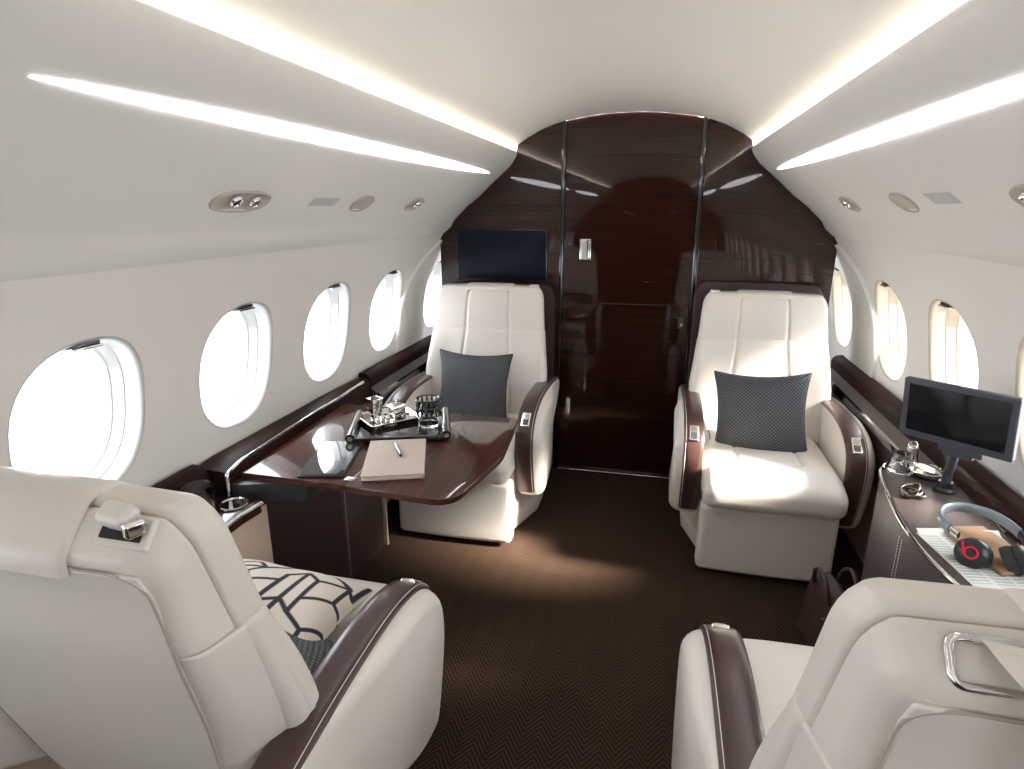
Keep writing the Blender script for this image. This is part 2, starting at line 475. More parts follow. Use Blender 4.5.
# latch
lt = obj('door_latch', mv(rbox(.030, .007, .054, .006, (2, 1, 2)), -.200, -.008, 1.232), M['chrome'], door)
obj('latch_pull', mv(rbox(.008, .008, .046, .006, (2, 1, 2)), -.177, -.018, 1.232), M['silver'], lt)
obj('latch_recess', mv(rbox(.012, .002, .040, .0015, (2, 1, 2)), -.203, -.0155, 1.232), M['grey_plate'], lt)
kb = obj('door_lock', mv(rbox(.016, .004, .03, .003, (1, 1, 1)), .305, -.006, .87), M['dark_metal'], door)
obj('door_lock_knob', mv(lathe([(.001, 0), (.007, 0), (.007, .012), (.001, .012)], 16), .305, -.01, .862, rx=PI / 2), M['chrome'], kb)
obj('door_sill', mv(box(-.322, .352, -.03, .0, .0, .010, .003), 0, 0, 0), M['chrome'], door)

# aft bulkhead behind the camera (seen only in the veneer's reflections)
aft = [(x, z) for x, z in cp] ; 
ao = [(1.13, 0), (1.13, .7), (1.109, .96), (.99, 1.30), (.90, 1.38), (.648, 1.60), (.56, 1.72), (.44, 1.80), (.30, 1.845), (0, 1.87), (-.30, 1.845), (-.44, 1.80), (-.56, 1.72), (-.648, 1.60), (-.90, 1.38), (-.99, 1.30), (-1.109, .96), (-1.13, .7), (-1.13, 0)]
ao = [(x * 1.03, z * 1.02) for x, z in ao]
struct(obj('wall_rear', wallslab(ao, YR - .04, YR), M['wood_bulk'], smooth=30), 'dark veneer aft bulkhead')

# ------------------------------------------------------------------ overhead lamps and service fittings
def lens_strip(sgn, y0, y1):
    V = []; F = []; n = 60
    for i in range(n + 1):
        t = i / n; y = lerp(y0, y1, t)
        h = .020 * (max(0, 1 - abs(2 * t - 1) ** 2.2)) ** .8 + .0006
        for s in (-1, 1):
            d = Vector((.047, 0, -.04)).normalized() * (s * h)
            nr = Vector((-.04, 0, -.047)).normalized() * .0025
            V.append((sgn * (.6475 + d.x + nr.x), y, 1.6005 + d.z + nr.z))
    for i in range(n):
        F.append((2 * i, 2 * i + 1, 2 * i + 3, 2 * i + 2))
    return V, F
for sgn, lab in ((-1, 'long tapering lit lamp strip in the left overhead panel'), (1, 'long tapering lit lamp strip in the right overhead panel')):
    tag(obj('lamp_strip', lens_strip(sgn, .70, 2.97), M['strip'], smooth=0), lab, 'lamp')
    tag(obj('lamp_strip', lens_strip(sgn, -1.95, .32), M['strip'], smooth=0), lab.replace('long', 'unseen added long').replace('panel', 'panel behind the near seats'), 'lamp')  # unseen strips behind the camera, added for fill light and reflections

# local frame on the overhead panel between x .76 and .90
e_s = Vector((.135, 0, -.10)).normalized()     # down the slope, for the right side
def on_panel(sgn, s, y, h=0.):
    """s: distance down the slope from (.78,1.484)"""
    b = Vector((.780, 0, 1.4868)); p = b + e_s * s + Vector((-.60, 0, -.80)) * h
    return Vector((sgn * p.x, y, p.z))
def panel_outline(kind, L, W, n=40):
    if kind == 'oval':
        return [(L / 2 * math.copysign(abs(math.cos(t)) ** .75, math.cos(t)), W / 2 * math.copysign(abs(math.sin(t)) ** .85, math.sin(t))) for t in [2 * PI * i / n for i in range(n)]]
    return round_poly([(-L / 2, -W / 2), (L / 2, -W / 2), (L / 2, W / 2), (-L / 2, W / 2)], .006, 4)
def fit_plate(sgn, yc, sc, L, W, kind, h0, h1, bev=.0015):
    v, f = prism(panel_outline(kind, L, W), h0, h1, bev, 2)
    return [tuple(on_panel(sgn, sc + p[1], yc + p[0], p[2])) for p in v], f
def lamp_unit(sgn, yc, L, W, lab, n_lamps, name='reading_light', cat='light', sc=.055):
    base = on_panel(sgn, sc, yc)
    root = empty(name, base); inv = Matrix.Translation(-base)
    # dished cup: rim ring + shallow bowl, its shade carried by the darker cream
    rings = []
    o = panel_outline('oval', L, W)
    for s_, h in ((1.06, .0), (1.05, .0060), (1.01, .0085), (.97, .0065), (.90, .0045), (.6, .0040), (.2, .0040)):
        rings.append([tuple(inv @ on_panel(sgn, sc + p[1] * s_, yc + p[0] * s_, h)) for p in o])
    obj('cup', loft(rings), M['psu_cream_shaded'], root, smooth=50)
    for j in range(n_lamps):
        yy = yc + (j - (n_lamps - 1) / 2) * L * .36
        c = Vector(inv @ on_panel(sgn, sc - W * .12, yy, .009))
        nrm = (on_panel(sgn, 0, 0, 1) - on_panel(sgn, 0, 0, 0)).normalized()
        q = nrm.to_track_quat('Z', 'Y').to_matrix().to_4x4()
        dm = Matrix.Translation(c) @ q
        hd = obj('lamp_head', xf(lathe([(.001, -.004), (.017, -.004), (.018, .003), (.015, .008), (.013, .005), (.001, .004)], 24), dm), M['chrome'], root)
        obj('lamp_lens', xf(lathe([(.001, .004), (.011, .0045), (.011, .006), (.001, .0065)], 20), dm), M['dark_gap'] if (j == 0) else M['silver'], hd)
    return tag(root, lab, cat, None)
lamp_unit(-1, 1.335, .20, .075, 'wide cream oval reading light cup with two lamps, nearest on the left overhead panel', 2)
lamp_unit(-1, 1.965, .12, .075, 'cream oval air outlet cup between the grille and the blank plate, left overhead panel', 0, 'air_outlet', 'air outlet')
lamp_unit(-1, 2.43, .13, .075, 'small cream oval reading light cup nearest the television, left overhead panel', 1)
lamp_unit(1, 2.47, .13, .075, 'small cream oval reading light cup nearest the bulkhead, right overhead panel', 1)
lamp_unit(1, 1.955, .12, .078, 'cream oval air outlet cup in the right overhead panel', 0, 'air_outlet', 'air outlet')
lamp_unit(1, 1.285, .20, .078, 'cream oval reading light cup cut by the right edge of the photo', 2)
tag(obj('speaker_grille', fit_plate(-1, 1.72, .055, .15, .042, 'rect', .0, .003), M['grey_plate']), 'narrow grey rectangular grille in the left overhead panel', 'grille')
tag(obj('speaker_grille', fit_plate(1, 1.70, .045, .15, .042, 'rect', .0, .003), M['grey_plate']), 'narrow grey rectangular grille in the right overhead panel', 'grille')
# oxygen mask doors: flush plates with a shadow gap
def hatch(sgn, yc, sc, L, W, lab, kind='rect'):
    root = empty('oxygen_mask_hatch', on_panel(sgn, sc, yc)); inv = Matrix.Translation(-root.location)
    obj('hatch_gap', xf(fit_plate(sgn, yc, sc, L + .007, W + .007, kind, -.001, .0008, .0004), inv), M['grey_plate'], root)
    obj('hatch_door', xf(fit_plate(sgn, yc, sc, L, W, kind, 0, .0018, .0008), inv), M['lining_up'], root)
    return tag(root, lab, 'hatch')
hatch(-1, 1.085, .055, .15, .11, 'large flush white rectangular hatch door, nearest on the left overhead panel')
hatch(-1, 2.12, .055, .13, .11, 'small flush white hatch door beyond the grille, left overhead panel')
hatch(-1, 2.27, .055, .06, .10, 'narrow flush white oval hatch beside the far reading light, left overhead panel', 'oval')
hatch(1, 2.225, .055, .13, .11, 'long flush pale hatch door beside the far reading light, right overhead panel', 'oval')

# ------------------------------------------------------------------ side ledges
def ledge(sgn, name, lab):
    root = empty(name, (sgn * 1.08, 1.0, .62))
    L = (-sgn * 1.08, -1.0, -.62)
    ye = YF - .3
    pr = [(1.130, .60), (1.130, .712), (1.118, .716), (1.090, .712), (1.076, .700), (1.071, .688), (1.074, .60)]
    ps = [(1.085, .60), (1.085, .650), (1.072, .650), (1.040, .622), (1.038, .605)]
    pl = [(1.040, .590), (1.040, .622), (1.034, .627), (1.028, .620), (1.027, .592)]
    pf = [(1.050, .600), (1.036, .592), (1.040, .40), (1.052, .40)]
    for (a, b) in ([(YR, 1.375), (2.43, ye)] if sgn < 0 else [(YR, ye)]):
        obj('rail', mv(loft([[(sgn * x, y, z) for x, z in pr] for y in (a, lerp(a, b, .5), b)]), *L), M['rail'], root, smooth=35)
    for (a, b) in ([(YR, 1.215), (2.43, ye)] if sgn < 0 else [(YR, 1.22), (2.0, ye)]):
        obj('shelf', mv(loft([[(sgn * x, y, z) for x, z in ps] for y in (a, b)]), *L), M['leather_grey'], root, smooth=35)
        obj('lip', mv(loft([[(sgn * x, y, z) for x, z in pl] for y in (a, b)]), *L), M['black_gloss'], root, smooth=35)
        obj('fascia', mv(loft([[(sgn * x, y, z) for x, z in pf] for y in (a, b)]), *L), M['leather_dk'], root, smooth=35)
    return tag(root, lab, 'ledge')
ledge(-1, 'side_ledge', 'dark veneer ledge running under the left windows')
ledge(1, 'side_ledge', 'dark veneer ledge running under the right windows')

# ------------------------------------------------------------------ seats
def yf(z): return .37 - .26 * (1.055 - z)          # front face of the backrest
def groove(v, c, w=.010, d=.006): return d * math.exp(-((v - c) / (w * .5)) ** 2)

GL = (-.118, .118)
def gx(w=.010):
    out = []
    for g in GL: out += [g - w, g - w * .55, g - w * .25, g, g + w * .25, g + w * .55, g + w]
    return out

def make_seat(side):
    """side = +1 when the aisle is on the local +x side. Faces local -y."""
    t = empty('cabin_seat')
    P = {}
    # base plinth
    ol = round_poly([(-.25, -.20), (.20, -.225), (.30, .10), (.30, .27), (-.28, .27), (-.28, .10)], .03, 4)
    if side < 0: ol = [(-x, y) for x, y in ol]
    P['plinth'] = obj('plinth', prism(ol, .0, .085, .018, 4), M['leather'], t)
    P['seat_box'] = obj('seat_box', box(-.245, .245, -.19, .24, .06, .345, .02), M['leather'], t)
    # leg rest
    def dl(x, y, z):
        y -= .010 * (1 - (x / .26) ** 2) * (1 if y < -.24 else 0)
        y += .0
        return x, y, z
    P['leg_rest'] = obj('leg_rest', rbox(.254, .04, .144, .022, (14, 1, 8), center=(0, -.235, .166), deform=dl), M['leather'], t)
    # seat cushion
    def dc(x, y, z):
        top = z > .395
        if top:
            b = max(0, 1 - (x / .26) ** 4)
            z += .012 * b
            z -= .030 * sstep(-.22, -.37, y) 
            if y > -.17:
                z -= groove(x, GL[0], .014, .007) + groove(x, GL[1], .014, .007)
            if abs(x) < .118: z -= groove(y, -.17, .014, .006)
            # sitting dip
            z -= .010 * math.exp(-((x / .14) ** 2)) * math.exp(-(((y + .02) / .14) ** 2))
        else:
            z += .0
        return x, y, z
    ey = [-.17 - .055 + d for d in ()]
    P['seat_cushion'] = obj('seat_cushion', rbox(.256, .285, .068, .045, (20, 24, 3), ex=gx(.014), ey=[-.17 + .065 + d for d in (-.014, -.008, -.004, 0, .004, .008, .014)], center=(0, -.065, .392), deform=dc), M['leather'], t)
    # backrest cushion
    def db(x, y, z):
        f = y < .0
        s = interp(z, [(.42, .93), (.52, 1.0), (.66, 1.0), (.78, .955), (.88, .92)])
        x0 = x; x *= s
        gg = 0
        if f:
            k = lerp(1.15, .95, (z - .44) / .44)
            gg = groove(x0, GL[0] * k, .014, .008) + groove(x0, GL[1] * k, .014, .008)
            y -= .012 * (1 - (x0 / .31) ** 2)
            # side bolsters come forward
            y -= .022 * sstep(.17, .28, abs(x0)) * sstep(.90, .70, z)
        return x, y + yf(z) + .027 + gg, z
    P['backrest'] = obj('backrest', rbox(.302, .032, .225, .030, (34, 1, 16), ex=[e * k for e in gx(.014) for k in (1.0, 1.08, 1.15)], center=(0, 0, .650), deform=db), M['leather'], t)
    # the back is one hull: headrest in front, upper shell behind it, lower shell below, rear panel
    TB = .130
    def hull(x, tt, z):
        """x within +-.284, tt 0 (front) .. TB (rear)"""
        F_ = interp(z, [(.33, .270), (.45, .306), (.55, .318), (.66, .316), (.76, .300), (.86, .284), (.95, .277), (1.06, .268)])
        B_ = interp(z, [(.33, .17), (.5, .215), (.70, .246), (.86, .256), (1.05, .232)])
        r1, r2 = .030, .028
        ins = 0.
        if tt < r1: ins = r1 - math.sqrt(max(0, r1 * r1 - (r1 - tt) ** 2))
        if tt > TB - r2: ins = r2 - math.sqrt(max(0, r2 * r2 - (tt - TB + r2) ** 2))
        rc = .060; ti = 0.
        if z > 1.058 - rc: ti = rc - math.sqrt(max(0, rc * rc - min(rc, z - 1.058 + rc) ** 2)); ti *= .62
        W = lerp(F_, B_, min(1, max(0, tt / TB))) - ins * .8 - ti
        zz = z
        k = sstep(.90, 1.05, z)
        zz -= k * (ins * .35 + .052 * max(0, tt - .045) / (TB - .045))
        if tt > .05: tt = .05 + (tt - .05) * (1 - .35 * sstep(.85, 1.02, z))
        xn = x / .284
        return xn * W, tt + yf(z) + .006 * (1 - xn * xn) * (1 if tt > .06 else 0), zz + .010 * k + .004 * (1 - xn * xn) * k
    def dh(x, y, z):
        f = y < .02
        g = 0
        if f: g = groove(x, GL[0], .012, .006) + groove(x, GL[1], .012, .006) - .014 * (1 - (x / .29) ** 2) * math.sin(PI * max(0, min(1, (z - .86) / .2)))
        X_, Y_, Z_ = hull(x, y, z)
        if z > 1.03: Z_ -= groove(x, GL[0], .010, .004) + groove(x, GL[1], .010, .004)
        if f: Y_ += g - .004
        return X_, Y_, Z_
    P['headrest'] = obj('headrest', rbox(.284, .0285, .099, .007, (34, 8, 12), ex=gx(.012), center=(0, .0285, .957), deform=dh), M['leather'], t, smooth=60)
    P['back_shell'] = obj('back_shell', rbox(.284, .0355, .099, .007, (30, 10, 12), center=(0, .0945, .957), deform=hull), M['leather'], t, smooth=60)
    P['lower_shell'] = obj('lower_shell', rbox(.284, .0645, .262, .007, (30, 16, 24), center=(0, .0655, .5945), deform=hull), M['leather'], t, smooth=60)
    # rear panel, flush with the hull and outlined by a fine piped seam
    def ry(z): return interp(z, [(.33, yf(.33) + .130), (.85, .447), (.936, .456), (.965, .461), (1.01, .474)]) + .006
    def wp(z): return interp(z, [(.36, .135), (.5, .190), (.70, .222), (.86, .231), (.98, .220), (1.04, .198)])
    def dp(x, y, z):
        return x / .2 * wp(z), y + ry(z) - .006 * (x / .26) ** 2 - .0015, z
    P['back_panel'] = obj('back_panel', rbox(.2, .0045, .318, .0044, (20, 1, 24), center=(0, 0, .676), deform=dp), M['leather'], P['lower_shell'], smooth=60)
    def rim(hx, hz, zc, rr, fn, seg=10):
        o = round_poly([(-hx, zc - hz), (hx, zc - hz), (hx, zc + hz), (-hx, zc + hz)], rr, seg)
        dense = []
        for i in range(len(o)):
            a = Vector(o[i]); b = Vector(o[(i + 1) % len(o)]); k = max(1, int((b - a).length / .03))
            for j in range(k): dense.append(a.lerp(b, j / k))
        return [fn(p.x, p.y) for p in dense]
    def fp(x, z):
        return (x / .2 * wp(z), ry(z) - .006 * (x / .26) ** 2 + .0015, z)
    obj('piping', tube(rim(.2, .319, .676, .045, fp), .0022, 6, True), M['seam'], P['back_panel'])
    # drape of the centre pad over the top of the seat
    path = []
    zt = 1.060
    pts = [(.362, 1.042), (.369, 1.056), (.388, 1.066), (.422, 1.067), (.444, 1.050), (.462, 1.030), (.476, 1.010), (.478, .985)]
    pp = smooth_path([(p[0], p[1], 0) for p in pts], 5)
    hw = .118
    prof = [(-hw, 0), (-hw + .003, .005), (-hw + .012, .008), (hw - .012, .008), (hw - .003, .005), (hw, 0), (hw - .01, -.003), (-hw + .01, -.003)]
    prof = [(-x, w) for x, w in prof]
    P['headrest_drape'] = obj('headrest_drape', swept([(p.x, p.y) for p in pp], [(u, -w) for u, w in prof]), M['leather'], P['headrest'], smooth=50)
    # armrests
    arm = [(.455, .585), (.28, .611), (.12, .620), (0, .617), (-.10, .598), (-.160, .571), (-.196, .535), (-.212, .49), (-.215, .44), (-.206, .38), (-.184, .30), (-.160, .235), (-.130, .200), (-.070, .198), (.02, .225), (.11, .275), (.20, .345), (.32, .42), (.44, .51)]
    for s in (-1, 1):
        op = smooth_path([(p[0], p[1], 0) for p in arm], 5, True)
        nP = len(op); out = []
        A = Vector((0, 0)); 
        for i in range(nP):
            tt = (op[(i + 1) % nP] - op[i - 1]).normalized(); out.append(Vector((-tt.y, tt.x)))
        # outward normal test
        cen = sum((Vector((p.x, p.y)) for p in op), Vector((0, 0))) / nP
        rings = []
        for x, ins in ((.262, .016), (.2635, .008), (.268, .003), (.276, 0), (.322, 0), (.336, .002), (.350, .008), (.360, .016), (.367, .026), (.371, .036)):
            ring = []
            for i in range(nP):
                p = Vector((op[i].x, op[i].y)); n_ = out[i]
                if n_.dot(p - cen) < 0 and abs(n_.dot(p - cen)) > .02: n_ = -n_ if False else n_
                q = p + n_ * (-ins) if OUTSIGN > 0 else p + n_ * ins
                xx = x - max(0, x - .336) * .85 * sstep(.02, .30, q.x)
                ring.append((s * xx, q.x, q.y))
            rings.append(ring)
        ar = obj('armrest', loft(rings), M['leather'], t, smooth=50)
        cpth = smooth_path([(p[0], p[1], 0) for p in arm[:12]], 5)
        w0, w1 = .258, .334
        prof = [(w0, -.004), (w0, .004), (w0 + .006, .0085), (w0 + .02, .0105), (w1 - .02, .0105), (w1 - .006, .0085), (w1, .004), (w1, -.004)]
        cap = obj('armrest_cap', swept([(p.x, p.y) for p in cpth], [(s * u, w) for u, w in prof]), M['leather_cap'], ar, smooth=50)
        pth = []
        for i, p in enumerate(cpth):
            tt = (cpth[min(i + 1, len(cpth) - 1)] - cpth[max(i - 1, 0)]).normalized(); nn_ = Vector((tt.y, -tt.x)) * .0088
            pth.append((s * (w1 - .007), p.x + nn_.x, p.y + nn_.y))
        obj('stitching', tube(pth, .0008, 5), M['stitch'], cap)
        # chrome control bezel on the front shoulder of the cap
        i0 = 26
        p = cpth[i0]; tt = (cpth[i0 + 1] - cpth[i0 - 1]).normalized(); nn_ = Vector((-tt.y, tt.x))
        ang = math.atan2(tt.y, tt.x)
        mt = Matrix.Translation((s * .296, p.x + nn_.x * -.0 , p.y + nn_.y * 0)) @ Matrix(((1, 0, 0, 0), (0, tt.x, -nn_.x * CAPS, 0), (0, tt.y, -nn_.y * CAPS, 0), (0, 0, 0, 1)))
        bz = obj('control_bezel', xf(rbox(.0185, .036, .006, .005, (1, 1, 1), center=(0, 0, .0078)), mt), M['chrome'], cap)
        obj('control_screen', xf(rbox(.012, .014, .003, .002, (1, 1, 1), center=(0, .014, .0122)), mt), M['cap_grey'], bz)
        obj('control_key', xf(rbox(.012, .010, .003, .002, (1, 1, 1), center=(0, -.016, .0122)), mt), M['silver'], bz)
    # shoulder belt guide on the aisle side of the top
    return t, P
OUTSIGN = -1; CAPS = 1
tempA = None

def add_buckle(t, side):
    x0 = side * .185
    g = obj('belt_guide', mv(rbox(.042, .021, .005, .0045, (2, 2, 1)), x0, .447, 1.040, rx=-.85), M['leather'], t)
    obj('guide_recess', mv(rbox(.031, .012, .002, .0015, (2, 2, 1)), x0, .4505, 1.0438, rx=-.85), M['dark_gap'], g)
    bk = obj('belt_tongue', mv(rbox(.026, .016, .016, .011, (3, 3, 3), deform=lambda x, y, z: (x * (1 - .25 * (z < 0)), y, z)), x0 - side * .004, .447, 1.062, rx=-.7, rz=side * .1), M['leather'], g)
    obj('tongue_clasp', mv(rbox(.007, .012, .010, .004, (1, 1, 1)), x0 + side * .027, .458, 1.054, rz=side * .4), M['chrome'], g)

def add_slot(t, side):
    x0 = side * .145
    fr = round_poly([(x0 - .043, -.021), (x0 + .043, -.021), (x0 + .043, .021), (x0 - .043, .021)], .012, 5)
    rr = [(p[0], .4535 + p[1] * .66, 1.0335 - p[1] * .75) for p in fr]
    dn = []
    for i in range(len(rr)):
        a = Vector(rr[i]); b = Vector(rr[(i + 1) % len(rr)])
        for j in range(3): dn.append(a.lerp(b, j / 3))
    g = obj('belt_guide', tube(dn, .0050, 10, True), M['chrome'], t)
    obj('guide_recess', mv(rbox(.039, .016, .003, .002, (2, 2, 1)), x0, .4505, 1.0305, rx=-.85), M['dark_gap'], g)
    # cream strap through the guide, falling over the back of the seat
    V = []; F = []
    pts = [(x0 - side * .008, .440, 1.046), (x0 - side * .014, .456, 1.056), (x0 - side * .02, .478, 1.052), (x0 - side * .034, .500, 1.030), (x0 - side * .05, .510, .99), (x0 - side * .07, .505, .93), (x0 - side * .09, .490, .84)]
    sp = smooth_path(pts, 6); rings = []
    for i, p in enumerate(sp):
        w = lerp(.034, .022, i / len(sp)); th = .0022
        wob = .004 * math.sin(i * .9)
        r_ = []
        for k in range(12):
            a = 2 * PI * k / 12
            r_.append((p.x + w * math.cos(a), p.y + th * math.sin(a) + .006 * math.sin(i * .35 + math.cos(a) * 2.2), p.z + th * math.sin(a) + .005 * math.cos(a * 1.0 + i * .3)))
        rings.append(r_)
    obj('belt_strap', loft(rings), M['leather'], g, smooth=60)

def add_tab(t, side):
    obj('belt_tab', mv(rbox(.022, .014, .010, .006, (2, 2, 2)), side * .235 - side * .02, .40, 1.064), M['leather'], t)

SEATS = {}
protos = {}
for key, side in (('R', 1), ('L', -1)):
    protos[key] = make_seat(side)
def copy_tree(o, parent=None, name=None):
    c = o.copy(); COL.objects.link(c); c.parent = parent
    for ch in o.children: copy_tree(ch, c)
    return c
spots = [('R', (-.640, 2.550, 0), 0, 'white leather cabin seat facing the camera, beside the folding table under the television', 'tab'),
         ('L', (.650, 2.550, 0), 0, 'white leather cabin seat facing the camera, beside the credenza and right of the door', 'tab'),
         ('L', (-.655, 1.000, 0), PI, 'white leather cabin seat seen from behind, holding the two cushions, at the bottom left', 'buckle'),
         ('R', (.640, 1.000, 0), PI, 'white leather cabin seat seen from behind with a chrome belt slot, at the bottom right', 'slot')]
used = set()
for key, loc, rz, lab, extra in spots:
    src = protos[key][0]
    if key in used: root = copies[key]
    else: root = src
    if key not in used:
        used.add(key); copies = globals().get('copies', {}); copies[key] = copy_tree(src)
    root.location = loc; root.rotation_euler = (0, 0, rz)
    if loc[0] == -.640: root.scale = (1.03, 1, 1)
    side = (1 if key == 'R' else -1)
    tag(root, lab, 'seat', 'white leather cabin seats')
    if extra == 'tab': add_tab(root, side)
    if extra == 'buckle': add_buckle(root, side)
    if extra == 'slot': add_slot(root, side)
    SEATS[extra + key] = root

# seat belt buckle lying on the right-hand far seat
bk = empty('seatbelt_buckle', (.425, 2.62, .475), (0, 0, .3))
obj('buckle_body', rbox(.016, .026, .010, .005, (1, 1, 1)), M['chrome'], bk, rot=(1.0, 0, 0))
obj('buckle_strap', mv(rbox(.018, .05, .002, .0015, (1, 1, 1)), 0, .04, .016, rx=.6), M['leather'], bk)
tag(bk, 'chrome seatbelt buckle standing beside the dark cushion on the seat right of the door', 'buckle')

# ------------------------------------------------------------------ cushions
def cushion_mesh(w, h, th, n=70, pinch=.06):
    V = []; F = []; UV = []
    def P(u, v, s):
        e = pinch * w
        x = u * w / 2 - math.copysign(1, u) * e * (1 - v * v) * abs(u) ** 3 * 1.0
        y = v * h / 2 - math.copysign(1, v) * e * (1 - u * u) * abs(v) ** 3 * 1.0
        k = max(0, (1 - u ** 2) * (1 - v ** 2)) ** .42
        z = s * th / 2 * k
        z += .003 * math.sin(7 * u + 3 * v) * k
        return (x, y, z)
    for s in (1, -1):
        base = len(V)
        for i in range(n + 1):
            for j in range(n + 1):
                u = math.sin((i / n - .5) * PI * .999) * .5 + (2 * i / n - 1) * .5; v = math.sin((j / n - .5) * PI * .999) * .5 + (2 * j / n - 1) * .5
                V.append(P(u, v, s)); UV.append((u * .5 + .5, v * .5 + .5))
        for i in range(n):
            for j in range(n):
                a = base + i * (n + 1) + j
                F.append((a, a + n + 1, a + n + 2, a + 1))
    return V, F, UV
def cushion(name, w, h, th, m, loc, rot, n=70, pattern=None):
    V, F, UV = cushion_mesh(w, h, th, n)
    root = empty(name, loc, rot)
    me = bpy.data.meshes.new('cushion_cover'); me.from_pydata(V, [], F)
    uv = me.uv_layers.new(name='UVMap')
    for l in me.loops: uv.data[l.index].uv = UV[l.vertex_index]
    if pattern:
        at = me.attributes.new('pattern', 'FLOAT', 'POINT')
        at.data.foreach_set('value', [pattern(u, v) for u, v in UV])
    bm = bmesh.new(); bm.from_mesh(me)
    bmesh.ops.remove_doubles(bm, verts=bm.verts, dist=1e-5); bmesh.ops.recalc_face_normals(bm, faces=bm.faces); bm.to_mesh(me); bm.free()
    me.materials.append(m); me.shade_smooth()
    o = bpy.data.objects.new('cushion_cover', me); link(o, root)
    edge = []
    e = .06 * w
    for k in range(160):
        t = k / 160 * 4; q = int(t); f = (t - q) * 2 - 1
        u, v = ((f, -1), (1, f), (-f, 1), (-1, -f))[q]
        x = u * w / 2 - (math.copysign(1, u) * e * (1 - v * v) * abs(u) ** 3 if abs(u) > 0 else 0); y = v * h / 2 - (math.copysign(1, v) * e * (1 - u * u) * abs(v) ** 3)
        edge.append((x, y, 0))
    obj('piping', tube(edge, .0028, 6, True), M['cushion_edge'] if not pattern else M['printed'], root)
    return root
# local x = width, y = height (up), z = out of the front face
tag(cushion('scatter_cushion', .37, .355, .13, M['woven'], (-.655, 2.665, .605), (R(90 - 14), 0, R(-3))), 'charcoal woven square cushion on the seat behind the folding table', 'cushion', None)
tag(cushion('scatter_cushion', .385, .37, .13, M['woven'], (.636, 2.615, .588), (R(90 - 18), R(-3), R(-4))), 'charcoal woven square cushion on the seat beside the credenza', 'cushion', None)
tag(cushion('scatter_cushion', .40, .38, .12, M['woven'], (-.540, .868, .572), (R(34), 0, R(180 - 20))), 'charcoal woven cushion tucked behind the patterned cushion on the bottom left seat', 'cushion', None)
SEG = []
def seg(*p):
    for a, b in zip(p, p[1:]): SEG.append((*a, *b))
# elongated hexagons linked by angular bands
seg((.52, .30), (.52, .70), (.62, .80), (.72, .70), (.72, .30), (.62, .40), (.52, .30)); seg((.62, .80), (.62, .05))
seg((.05, .62), (.28, .62), (.36, .72), (.28, .82), (-.05, .82)); seg((.05, .72), (.36, .72))
seg((.28, .62), (.36, .50), (.52, .60)); seg((.36, .50), (.22, .36)); seg((.22, .36), (.05, .46)); seg((.22, .36), (.30, .20), (.52, .30))
seg((.36, .72), (.52, .92), (.74, .92), (.92, .80)); seg((.72, .70), (.92, .80)); seg((.92, .80), (.92, .55), (.72, .45)); seg((.92, .55), (1.05, .50))
seg((.30, .20), (.12, .10), (.12, -.05)); seg((.40, .05), (.30, .20)); seg((.72, .30), (.86, .20), (.86, -.05)); seg((.86, .20), (1.05, .32)); seg((.84, .85), (.98, .72), (.98, .95))
seg((-.05, .20), (.12, .10)); seg((.05, .46), (.05, .62)); seg((.52, .92), (.52, 1.05)); seg((.74, .92), (.80, 1.05))
def pat(u, v):
    d = 9
    for ax, ay, bx, by in SEG:
        dx, dy = bx - ax, by - ay; t = max(0, min(1, ((u - ax) * dx + (v - ay) * dy) / (dx * dx + dy * dy)))
        d = min(d, math.hypot(u - ax - dx * t, v - ay - dy * t))
    return 1 - sstep(.013, .019, d)
tag(cushion('scatter_cushion', .38, .38, .11, M['printed'], (-.640, 1.005, .575), (R(12), R(-8), R(180 + 4)), 200, lambda u, v: pat(1 - u, 1 - v)), 'cream cushion with black geometric lines on the bottom left seat', 'cushion', None)

# ------------------------------------------------------------------ folding table, its pedestal and the rail beside it
TZ = .680
table = empty('folding_table', (-.65, 1.75, .66))
L0 = (.65, -1.75, -.66)
ol = round_poly([(-1.002, 1.425), (-.700, 1.418), (-.330, 1.388), (-.272, 1.72), (-.300, 2.088), (-.66, 2.092), (-1.035, 2.10)], [.004, .0, .085, .35, .035, 0, .004], 10)
# two leaves with a hairline joint
def clip(poly, xc, keep):
    out = []
    for i in range(len(poly)):
        a, b = poly[i - 1], poly[i]
        ia, ib = (a[0] - xc) * keep >= 0, (b[0] - xc) * keep >= 0
        if ia != ib:
            t = (xc - a[0]) / (b[0] - a[0]); out.append((xc, a[1] + (b[1] - a[1]) * t))
        if ib: out.append(b)
    return out
la = clip(ol, -.6635, -1); lb = clip(ol, -.6620, 1)
obj('inner_leaf', mv(prism(la, TZ - .020, TZ, .0012, 2), *L0), M['wood_table'], table, smooth=30)
obj('outer_leaf', mv(prism(lb, TZ - .020, TZ, .0035, 3), *L0), M['wood_table'], table, smooth=30)
for y in (1.46, 2.03):
    obj('hinge', mv(box(-.678, -.648, y - .012, y + .012, TZ - .001, TZ + .0006, .0005), *L0), M['chrome'], table)
tag(table, 'glossy dark veneer folding table standing out from the left ledge', 'table')
